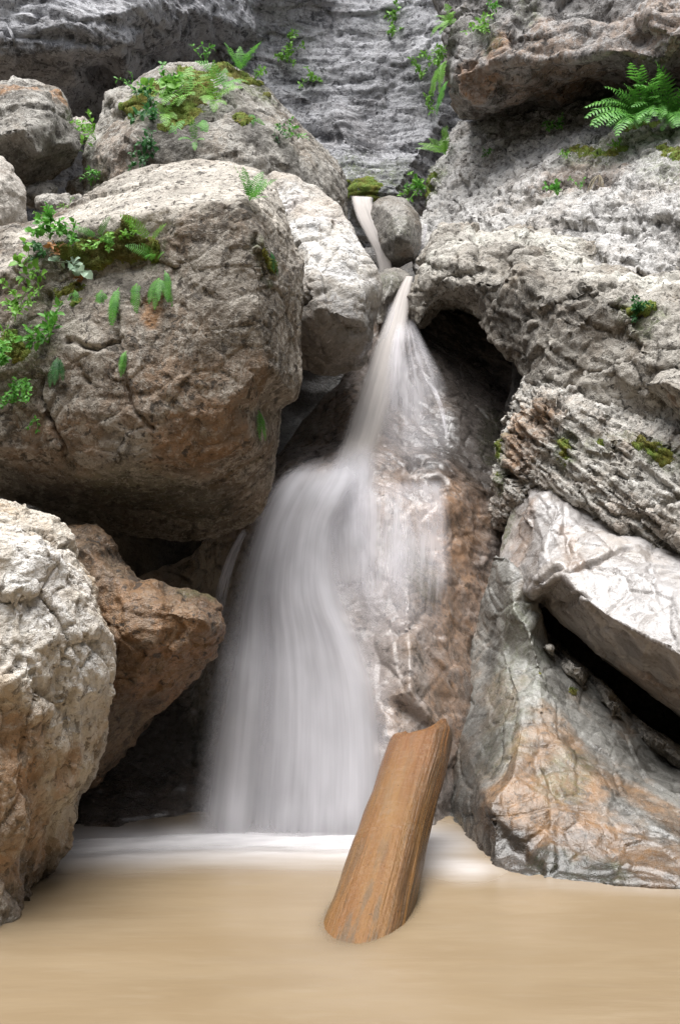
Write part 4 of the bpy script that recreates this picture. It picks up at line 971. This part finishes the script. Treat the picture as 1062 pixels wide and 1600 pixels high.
rng = np.random.RandomState(5)
def moss(rk, label, spots, thick=0.022):
    """spots: (pixels, radius m). A cushion grown on the rock's own surface, with tufts"""
    o, V, A, N = ROCKS[rk]
    me = o.data
    wob = None
    mask = np.zeros(len(V), np.float32)
    cand = np.zeros(len(V), bool)
    Ls = [(lift(V, p), r) for p, r in spots]
    for L, r in Ls: cand |= seg_dist(V, L) < r * 1.8
    ci = np.where(cand)[0]
    w = fbm(V[ci] * 7.0, 4); w2 = fbm(V[ci] * 28.0 + 3, 2)
    for L, r in Ls:
        d = seg_dist(V[ci], L) / r + 0.55 * w + 0.25 * w2
        mask[ci] = np.maximum(mask[ci], np.clip(1.0 - d, 0, 1))
    m = smooth01(mask, 0.02, 0.45)
    nf = len(me.polygons)
    lv = np.empty(nf * 4, np.int32); me.loops.foreach_get('vertex_index', lv); lv = lv.reshape(-1, 4)
    keep = (m[lv] > 0.02).all(1)
    F = lv[keep]
    ids, inv = np.unique(F.ravel(), return_inverse=True)
    P = V[ids]; n = N[ids]
    h = m[ids] * thick * (0.75 + 0.8 * fbm(P * 16, 3)) - 0.003 + 0.003 * fbm(P * 70, 2) * m[ids]
    P2 = P + n * h[:, None]
    T = [P2]; Q = [inv.reshape(-1, 4)]
    k = min(9000, int(len(ids) * 0.9))
    pick = rng.choice(len(ids), k, p=(m[ids] + 1e-4) / (m[ids] + 1e-4).sum())
    b = P2[pick]; nn = n[pick]
    side = rng.normal(size=(k, 3)); side -= (side * nn).sum(1, keepdims=True) * nn; side /= np.linalg.norm(side, axis=1, keepdims=True)
    ln = rng.uniform(0.004, 0.013, (k, 1)); wd = rng.uniform(0.0012, 0.003, (k, 1))
    tipd = nn + 0.7 * rng.normal(size=(k, 3))
    tip = b + tipd * ln
    quad = np.stack([b - side * wd, b + side * wd, tip + side * wd * 0.3, tip - side * wd * 0.3], 1).reshape(-1, 3)
    T.append(quad.astype(np.float32)); Q.append(len(P2) + np.arange(4 * k).reshape(-1, 4))
    mo = link('moss', mesh_from('moss', np.concatenate(T), np.concatenate(Q)), MOSS)
    tag(mo, label, 'moss', None, 'stuff')
    return mo

def surf(rk, x, y):
    o, V, A, N = ROCKS[rk]
    p = lift(V, [(x, y)])[0]
    n = N[np.linalg.norm(V - p, axis=1) < 0.05].mean(0)
    n /= np.linalg.norm(n) + 1e-6
    return p + 0.012 * n, n

def frond_mesh(base, d, up, L, droop, wid=0.26, pairs=14, curl=0.0):
    d = np.array(d, float); d /= np.linalg.norm(d)
    n = pairs + 4
    ds = L / n
    p = np.array(base, float); pts = []; dirs = []
    for i in range(n + 1):
        pts.append(p.copy()); dirs.append(d.copy())
        p = p + d * ds
        d = d + np.array([0, 0, -1.0]) * droop / n + np.array(up) * curl / n
        d /= np.linalg.norm(d)
    V = []; F = []
    def tri(a, b, c, e):
        k = len(V); V.extend([a, b, c, e]); F.append([k, k + 1, k + 2, k + 3])
    up = np.array(up, float)
    for i in range(n):
        s = np.cross(dirs[i], up); s /= np.linalg.norm(s) + 1e-6
        nn = np.cross(s, dirs[i])
        r = L * 0.009 * (1 - i / n * 0.8)
        tri(pts[i] - s * r, pts[i] + s * r, pts[i + 1] + s * r * 0.9, pts[i + 1] - s * r * 0.9)
        if i < 3: continue
        f = (i - 3) / (n - 3)
        w = L * wid * (math.sin(math.pi * min(1, 0.22 + 0.78 * f)) ** 0.85) * (0.9 + 0.2 * rng.rand()) + L * 0.006
        for sg in (-1, 1):
            dd = s * sg * 0.9 + dirs[i] * 0.42 + nn * (0.10 * rng.normal()) + np.array([0, 0, -0.18])
            dd /= np.linalg.norm(dd)
            ww = ds * 0.36
            a = pts[i]
            q = dirs[i] - dd * (dirs[i] @ dd)
            m1 = a + dd * w * 0.45 + nn * w * 0.04
            tri(a - q * ww * 0.5, a + q * ww * 0.5, m1 + q * ww * 0.95, m1 - q * ww * 0.95)
            tri(m1 - q * ww * 0.95, m1 + q * ww * 0.95, a + dd * w + q * ww * 0.12 - np.array([0, 0, w * 0.08]), a + dd * w - q * ww * 0.12 - np.array([0, 0, w * 0.08]))
    return mesh_from('frond', np.array(V), np.array(F), smooth=False)

FERNS = 'ferns rooted in the rock'
def fern(rk, x, y, size, n, label, mode='arch', mat=None, lean=(0, 0, 0), droop=None, wid=None, spread=1.0):
    if wid is None: wid = 0.135 if mode == 'hang' else 0.19
    if mode == 'hang': n += 2
    p, nr = surf(rk, x, y)
    root = empty('fern', p); tag(root, label, 'fern', FERNS)
    t1 = np.cross(nr, [0, 0, 1]); t1 /= np.linalg.norm(t1) + 1e-6
    t2 = np.cross(nr, t1)
    for k in range(n):
        a = (k + 0.3 * rng.rand()) / n * 2 * math.pi
        if mode == 'hang':
            d = nr * 0.55 + t1 * math.cos(a) * 0.9 * spread + np.array([0, 0, -0.9]) + 0.15 * rng.normal(size=3); dr = 2.6 if droop is None else droop
        elif mode == 'up':
            d = nr * 0.5 + np.array([0, 0, 0.9]) + (t1 * math.cos(a) + t2 * math.sin(a)) * 0.7 * spread + 0.1 * rng.normal(size=3); dr = 0.9 if droop is None else droop
        else:
            d = nr * 0.9 + (t1 * math.cos(a) + t2 * math.sin(a)) * 0.9 * spread + np.array([0, 0, 0.45]); dr = 1.9 if droop is None else droop
        d = d + np.array(lean) + 0.12 * rng.normal(size=3)
        L = size * rng.uniform(0.55, 1.15)
        me = frond_mesh((0, 0, 0), d, nr + np.array([0, -0.3, 0.5]) + 0.2 * rng.normal(size=3), L, dr, wid)
        f = link('frond', me, mat or L_FERN, root)
    return root

LEAFY = 'small leafy plants rooted in the rock'
def leafy(rk, x, y, size, stems, label, mat=None, leaf=0.022, per=5, mode='up', name='leafy_plant', cat='plant', round_=0.55, droop=0.0, group=LEAFY):
    p, nr = surf(rk, x, y)
    root = empty(name, p); tag(root, label, cat, group)
    SV, SF, LV, LF = [], [], [], []
    for k in range(stems):
        d = nr * 0.8 + rng.normal(size=3) * 0.55 + (np.array([0, 0, 0.7]) if mode == 'up' else np.array([0, 0, -0.7]))
        d /= np.linalg.norm(d)
        L = size * rng.uniform(0.5, 1.1)
        q = np.zeros(3); m = 6
        for i in range(m):
            q2 = q + d * L / m
            s = np.cross(d, [0.3, 1, 0.2]); s /= np.linalg.norm(s); r = 0.0012 + size * 0.004
            kk = len(SV); SV += [q - s * r, q + s * r, q2 + s * r * .8, q2 - s * r * .8]; SF.append([kk, kk + 1, kk + 2, kk + 3])
            q = q2
            d = d + np.array([0, 0, -0.16 - droop]) + rng.normal(size=3) * 0.12; d /= np.linalg.norm(d)
            if i < 1: continue
            for h in range(max(1, per // 2) if i < m - 1 else per):
                ld = d * 0.5 + rng.normal(size=3) * 0.75 + np.array([0, -0.15, 0.1]); ld /= np.linalg.norm(ld)
                nn = np.array([0, -0.45, 0.8]) + nr * 0.4 + rng.normal(size=3) * 0.45
                sd = np.cross(ld, nn); sd /= np.linalg.norm(sd) + 1e-6; nn = np.cross(sd, ld)
                l = leaf * rng.uniform(0.6, 1.25); w = l * round_ * 0.5
                a0 = q + ld * l * 0.12; b0 = q + ld * l * 0.45; c0 = q + ld * l * 0.8; e0 = q + ld * l * 1.05 - nn * l * 0.1
                dn = nn * w * 0.35
                kk = len(LV)
                LV += [a0, b0 + sd * w + dn, c0 + sd * w * 0.75 + dn * .7, e0, c0 - sd * w * 0.75 + dn * .7, b0 - sd * w + dn, b0, c0]
                LF += [[kk, kk + 1, kk + 6, kk + 6], [kk + 1, kk + 2, kk + 7, kk + 6], [kk + 2, kk + 3, kk + 7, kk + 7], [kk + 3, kk + 4, kk + 7, kk + 7], [kk + 4, kk + 5, kk + 6, kk + 7], [kk + 5, kk, kk + 6, kk + 6]]
    SV, LV = np.array(SV), np.array(LV)
    link('stem', mesh_from('stem', SV, np.array(SF), False), mat or L_FERN, root)
    T = [[a, b, c] for a, b, c, d in LF] + [[a, c, d] for a, b, c, d in LF if c != d]
    link('leaves', mesh_from('leaves', LV, np.array(T), False), mat or L_FERN, root)
    return root

B1, B7, B8, B5, B2, B3, B6 = 'boulder', 'boulder.001', 'boulder.002', 'boulder.003', 'boulder.004', 'boulder.005', 'boulder.007'
moss(B1, 'olive moss cushions on the shelf of the huge brown boulder', [([(140, 395), (180, 385), (235, 395)], 0.090), ([(95, 385), (110, 400)], 0.049), ([(95, 460), (115, 450)], 0.057), ([(200, 345)], 0.049), ([(15, 535), (30, 550)], 0.066), ([(120, 470)], 0.041), ([(415, 395), (425, 420)], 0.033)], 0.017)
moss(B2, 'moss on the crown of the high mottled boulder', [([(215, 160), (235, 140)], 0.148), ([(300, 105), (310, 130), (290, 165)], 0.180), ([(355, 110), (395, 120)], 0.131), ([(270, 170), (280, 190)], 0.123), ([(375, 185)], 0.090), ([(262, 200)], 0.082), ([(420, 150)], 0.066)], 0.023)
moss('rock_slope', 'olive moss spread over ledges of the pale slope', [([(890, 232), (930, 235), (965, 230)], 0.089), ([(1020, 190), (985, 195)], 0.112), ([(1035, 230), (1062, 240)], 0.084), ([(640, 300), (665, 280)], 0.139), ([(880, 195)], 0.056)], 0.008)
moss('back_cliff', 'yellow moss at the foot of the back cliff', [([(555, 290), (580, 285)], 0.195)], 0.012)
moss('layered_rock_face', 'dark moss in the joints of the tilted layers', [([(880, 690), (882, 715)], 0.049), ([(1000, 690), (1040, 715)], 0.057), ([(938, 690)], 0.041), ([(779, 690), (780, 740)], 0.041)], 0.011)
moss('arched_ledge', 'dark green moss clump on the arched ledge', [([(985, 490), (1005, 485)], 0.074)], 0.034)
moss('rock_wedge', 'tiny moss tufts under the slot on the stained wedge', [([(895, 1080)], 0.033), ([(845, 1050)], 0.025), ([(1052, 1190)], 0.049)], 0.011)

# --- huge brown boulder
fern(B1, 388, 318, 0.173, 8, 'bright fern tuft on the upper right shoulder of the huge brown boulder', 'up', wid=0.2)
fern(B1, 160, 455, 0.20, 4, 'fern hanging from the mossy shelf, left one of the hanging pair', 'hang', spread=0.35)
fern(B1, 188, 452, 0.22, 3, 'long fern hanging from the mossy shelf, right one of the hanging pair', 'hang', spread=0.25)
fern(B1, 250, 436, 0.16, 6, 'spreading fern at the right end of the mossy shelf', 'hang', spread=1.0, droop=1.4)
fern(B1, 246, 408, 0.150, 4, 'short upright fern above the spreading one at the shelf end', 'up')
fern(B1, 238, 378, 0.184, 2, 'single lime frond standing above the moss cushion', 'up', L_LIME, lean=(0.4, 0, 0.4), wid=0.18)
fern(B1, 155, 372, 0.150, 3, 'small fern growing behind the moss cushion', 'up', lean=(0.4, 0, 0))
fern(B1, 200, 550, 0.138, 2, 'lone little frond in the crack below the mossy shelf', 'hang', lean=(-0.3, 0, 0), spread=0.3)
fern(B1, 400, 640, 0.150, 3, 'small fern under the lower right nose of the huge brown boulder', 'hang', spread=0.4)
fern(B1, 92, 560, 0.161, 4, 'dark fern hanging below the leafy clump at left', 'hang', L_DARK, spread=0.5)
fern(B1, 420, 395, 0.115, 4, 'dark grassy fern down the shoulder under the bright tuft', 'hang', L_DARK, wid=0.08, spread=0.4)
leafy(B1, 80, 378, 0.176, 7, 'leafy clump at the upper left of the mossy shelf', L_FERN, 0.045, 4, round_=0.8)
leafy(B1, 48, 425, 0.135, 4, 'few broad lime leaves left of the mossy shelf', L_LIME, 0.05, 3, round_=0.8)
leafy(B1, 122, 424, 0.108, 3, 'plant with broad pale mint leaf in the shelf', L_PALE, 0.05, 2, round_=0.9)
leafy(B1, 98, 395, 0.095, 2, 'dry orange leaf standing among the shelf plants', L_DRY, 0.05, 2, round_=0.4)
leafy(B1, 130, 428, 0.068, 2, 'dry orange leaf hanging under the pale mint leaf', L_DRY, 0.045, 2, round_=0.5, mode='hang')
leafy(B1, 33, 490, 0.203, 9, 'bushy lime clump near the left frame edge, below the broad leaves', L_LIME, 0.034, 5, round_=0.5)
leafy(B1, 78, 538, 0.176, 7, 'leafy plant with pointed leaves beside the vertical crack', L_FERN, 0.05, 4, round_=0.45)
leafy(B1, 12, 570, 0.189, 8, 'leafy clump touching the left frame edge under the bushy one', L_FERN, 0.036, 5)
leafy(B1, 42, 590, 0.189, 8, 'fine leaved trailing clump above the crack at left', L_FERN, 0.028, 6, mode='hang')
leafy(B1, 20, 548, 0.108, 5, 'small yellowish plant in the moss at the left frame edge', L_LIME, 0.025, 5)
leafy(B1, 62, 660, 0.081, 3, 'tiny sprig in the crack low on the huge brown boulder', L_FERN, 0.022, 3, mode='hang')
leafy(B1, 70, 340, 0.081, 3, 'tiny sprig on the top left edge of the huge brown boulder', L_LIME, 0.02, 3)
leafy(B1, 108, 326, 0.081, 3, 'low lime sprig on the top edge of the huge brown boulder', L_LIME, 0.02, 3)
leafy(B1, 70, 405, 0.135, 5, 'short green plant between the leafy clump and the broad lime leaves', L_DARK, 0.03, 4)
leafy(B1, 172, 380, 0.12, 5, 'lime sprigs in the middle of the moss cushion', L_LIME, 0.026, 5)
leafy(B1, 210, 372, 0.10, 4, 'small lime sprig at the right of the moss cushion', L_LIME, 0.022, 5)
leafy(B1, 112, 378, 0.12, 5, 'green plant at the left end of the moss cushion', L_FERN, 0.034, 4)
fern(B1, 258, 425, 0.15, 2, 'long fern trailing to the right of the shelf end', 'hang', L_FERN, lean=(0.6, 0, 0.1), spread=0.3)
# --- high mottled boulder
leafy(B2, 320, 96, 0.189, 5, 'leafy sprig standing on the very top of the mottled boulder', L_FERN, 0.04, 3)
fern(B2, 375, 112, 0.270, 7, 'fern on the right of the mottled boulder crown', 'up', wid=0.2)
leafy(B2, 398, 122, 0.162, 4, 'low lime plant at the right end of the mottled boulder crown', L_LIME, 0.035, 4)
leafy(B2, 262, 165, 0.270, 6, 'broad lime leaves in the middle of the mottled boulder', L_LIME, 0.075, 3, round_=0.7)
fern(B2, 290, 158, 0.324, 7, 'lime fern beside the broad leaves on the mottled boulder', 'arch', L_LIME)
fern(B2, 350, 140, 0.324, 7, 'feathery fern under the crown fern of the mottled boulder', 'arch', L_FERN)
fern(B2, 270, 195, 0.351, 3, 'fern hanging left below the moss of the mottled boulder', 'hang', spread=0.3)
fern(B2, 293, 190, 0.405, 4, 'longest fern hanging below the moss of the mottled boulder', 'hang', spread=0.3)
fern(B2, 318, 190, 0.297, 4, 'short fern hanging right below the moss of the mottled boulder', 'hang', spread=0.5)
fern(B2, 305, 225, 0.176, 4, 'small low fern above the white boulder top', 'arch')
leafy(B2, 238, 160, 0.189, 5, 'dark leaves left of the moss on the mottled boulder', L_DARK, 0.05, 4)
leafy(B2, 232, 185, 0.203, 6, 'dark trailing leaves on the left face of the mottled boulder', L_DARK, 0.06, 4, mode='hang')
leafy(B2, 238, 215, 0.203, 5, 'second dark trailing tuft lower on the left face', L_DARK, 0.05, 4, mode='hang')
leafy(B2, 228, 240, 0.162, 4, 'lowest dark trailing tuft on the left face', L_DARK, 0.045, 4, mode='hang')
fern(B2, 395, 180, 0.297, 5, 'fern hanging on the right face of the mottled boulder', 'hang', L_FERN, spread=0.7)
leafy(B2, 447, 218, 0.162, 5, 'leafy tuft on the right slope of the mottled boulder', L_FERN, 0.035, 4)
leafy(B2, 150, 220, 0.203, 7, 'lime leafy clump on the left edge of the mottled boulder', L_LIME, 0.05, 4)
leafy(B2, 160, 275, 0.135, 5, 'green tuft low on the left edge of the mottled boulder', L_FERN, 0.035, 4)
leafy(B2, 205, 138, 0.135, 4, 'upright little plant on the left shoulder of the mottled boulder', L_FERN, 0.035, 3)
leafy(B2, 428, 205, 0.162, 4, 'thin hanging tuft beside the right slope tuft', L_DARK, 0.03, 4, mode='hang')
leafy(B2, 225, 150, 0.135, 4, 'lime tuft in the moss on the left shoulder', L_LIME, 0.03, 4)
leafy(B2, 280, 140, 0.2, 7, 'leafy tuft on the bare rock between the crown moss patches', L_FERN, 0.05, 4)
fern(B2, 335, 165, 0.3, 7, 'broad lime fern right of the moss on the mottled boulder', 'arch', L_LIME)
fern(B2, 255, 185, 0.26, 5, 'small lime fern at the lower left end of the crown moss', 'arch', L_LIME)
fern(B1, 215, 445, 0.170, 3, 'short fern hanging under the middle of the mossy shelf', 'hang', spread=0.4)
fern(B1, 118, 455, 0.136, 4, 'small fern under the pale mint leaf', 'hang', spread=0.6)
# --- right side
fern('rock_slope', 1003, 196, 0.52, 40, 'large bright fern under the overhang at the upper right', 'arch', L_FERN, wid=0.16, lean=(-0.2, -0.3, 0.5))
fern('rock_slope', 1050, 194, 0.50, 34, 'large fern cut by the right frame edge under the overhang', 'arch', L_FERN, wid=0.16, lean=(0.1, -0.3, 0.5))
fern('overhanging_cliff', 706, 40, 0.26, 9, 'bright fern on the left edge of the overhanging cliff', 'arch', L_LIME)
leafy('overhanging_cliff', 757, 48, 0.2, 7, 'lime plant in the crevice of the overhanging cliff', L_LIME, 0.05, 4)
leafy('overhanging_cliff', 770, 22, 0.14, 4, 'small tuft above the crevice plant', L_FERN, 0.04, 4)
fern('overhanging_cliff', 697, 95, 0.36, 9, 'fern tumbling down the left corner of the overhanging cliff', 'hang', L_LIME, lean=(-0.5, -0.2, 0))
fern('overhanging_cliff', 695, 125, 0.30, 7, 'second fern below the tumbling one on the cliff corner', 'hang', L_FERN, lean=(-0.5, -0.2, 0))
leafy('overhanging_cliff', 697, 70, 0.2, 5, 'leafy tuft between the edge ferns of the cliff', L_LIME, 0.05, 4, mode='hang')
fern('rock_slope', 693, 240, 0.34, 9, 'lime fern at the top of the slope beside the back cliff', 'up', L_LIME)
leafy('rock_slope', 650, 296, 0.28, 9, 'lime tufts above the round wet boulder', L_LIME, 0.05, 5)
leafy('rock_slope', 632, 300, 0.2, 6, 'green tuft left of the lime tufts above the wet boulder', L_FERN, 0.045, 5)
leafy('rock_slope', 873, 204, 0.16, 6, 'dark green sprig under the overhang on the slope', L_FERN, 0.045, 4)
leafy('rock_slope', 868, 298, 0.13, 6, 'small green plant in the slope, left of the brown step', L_FERN, 0.04, 4)
leafy('rock_slope', 762, 247, 0.10, 4, 'tiny plant high on the slope', L_FERN, 0.03, 4)
leafy('rock_slope', 905, 297, 0.13, 3, 'thin sprig in front of the brown step', L_FERN, 0.025, 4)
leafy('rock_slope', 968, 232, 0.09, 4, 'lime sprig on the mossy ledge of the slope', L_LIME, 0.03, 4)
leafy('rock_slope', 885, 250, 0.09, 4, 'tiny sprig above the brown step', L_LIME, 0.025, 4)
leafy('arched_ledge', 992, 492, 0.12, 14, 'dense dark green bushy plant on the arched ledge', L_DARK, 0.024, 7, round_=0.6)
fern('rock_slope', 935, 275, 0.24, 6, 'dry straw grass hanging over the brown step', 'hang', L_STRAW, wid=0.01, spread=0.9)
# --- back cliff
for x, y, sz, lab in [(448, 58, 0.22, 'topmost green tuft on the back cliff, above two others'), (455, 84, 0.2, 'middle green tuft of three on the back cliff'), (450, 100, 0.22, 'lowest green tuft of three on the back cliff'),
                      (487, 128, 0.2, 'green tuft on the back cliff, right of the three'), (617, 55, 0.16, 'faint tuft high on the grey back cliff'), (622, 25, 0.14, 'tiny tuft near the top of the back cliff'), (672, 95, 0.24, 'lime tuft on the back cliff beside the overhang'), (662, 118, 0.2, 'small lime tuft on the back cliff, under the one beside the overhang'), (675, 165, 0.22, 'lime tuft low in the corner of the back cliff')]:
    leafy('back_cliff', x, y, sz, 5, lab, L_LIME, 0.055, 4)
print('built', round(time.time() - T0, 1))
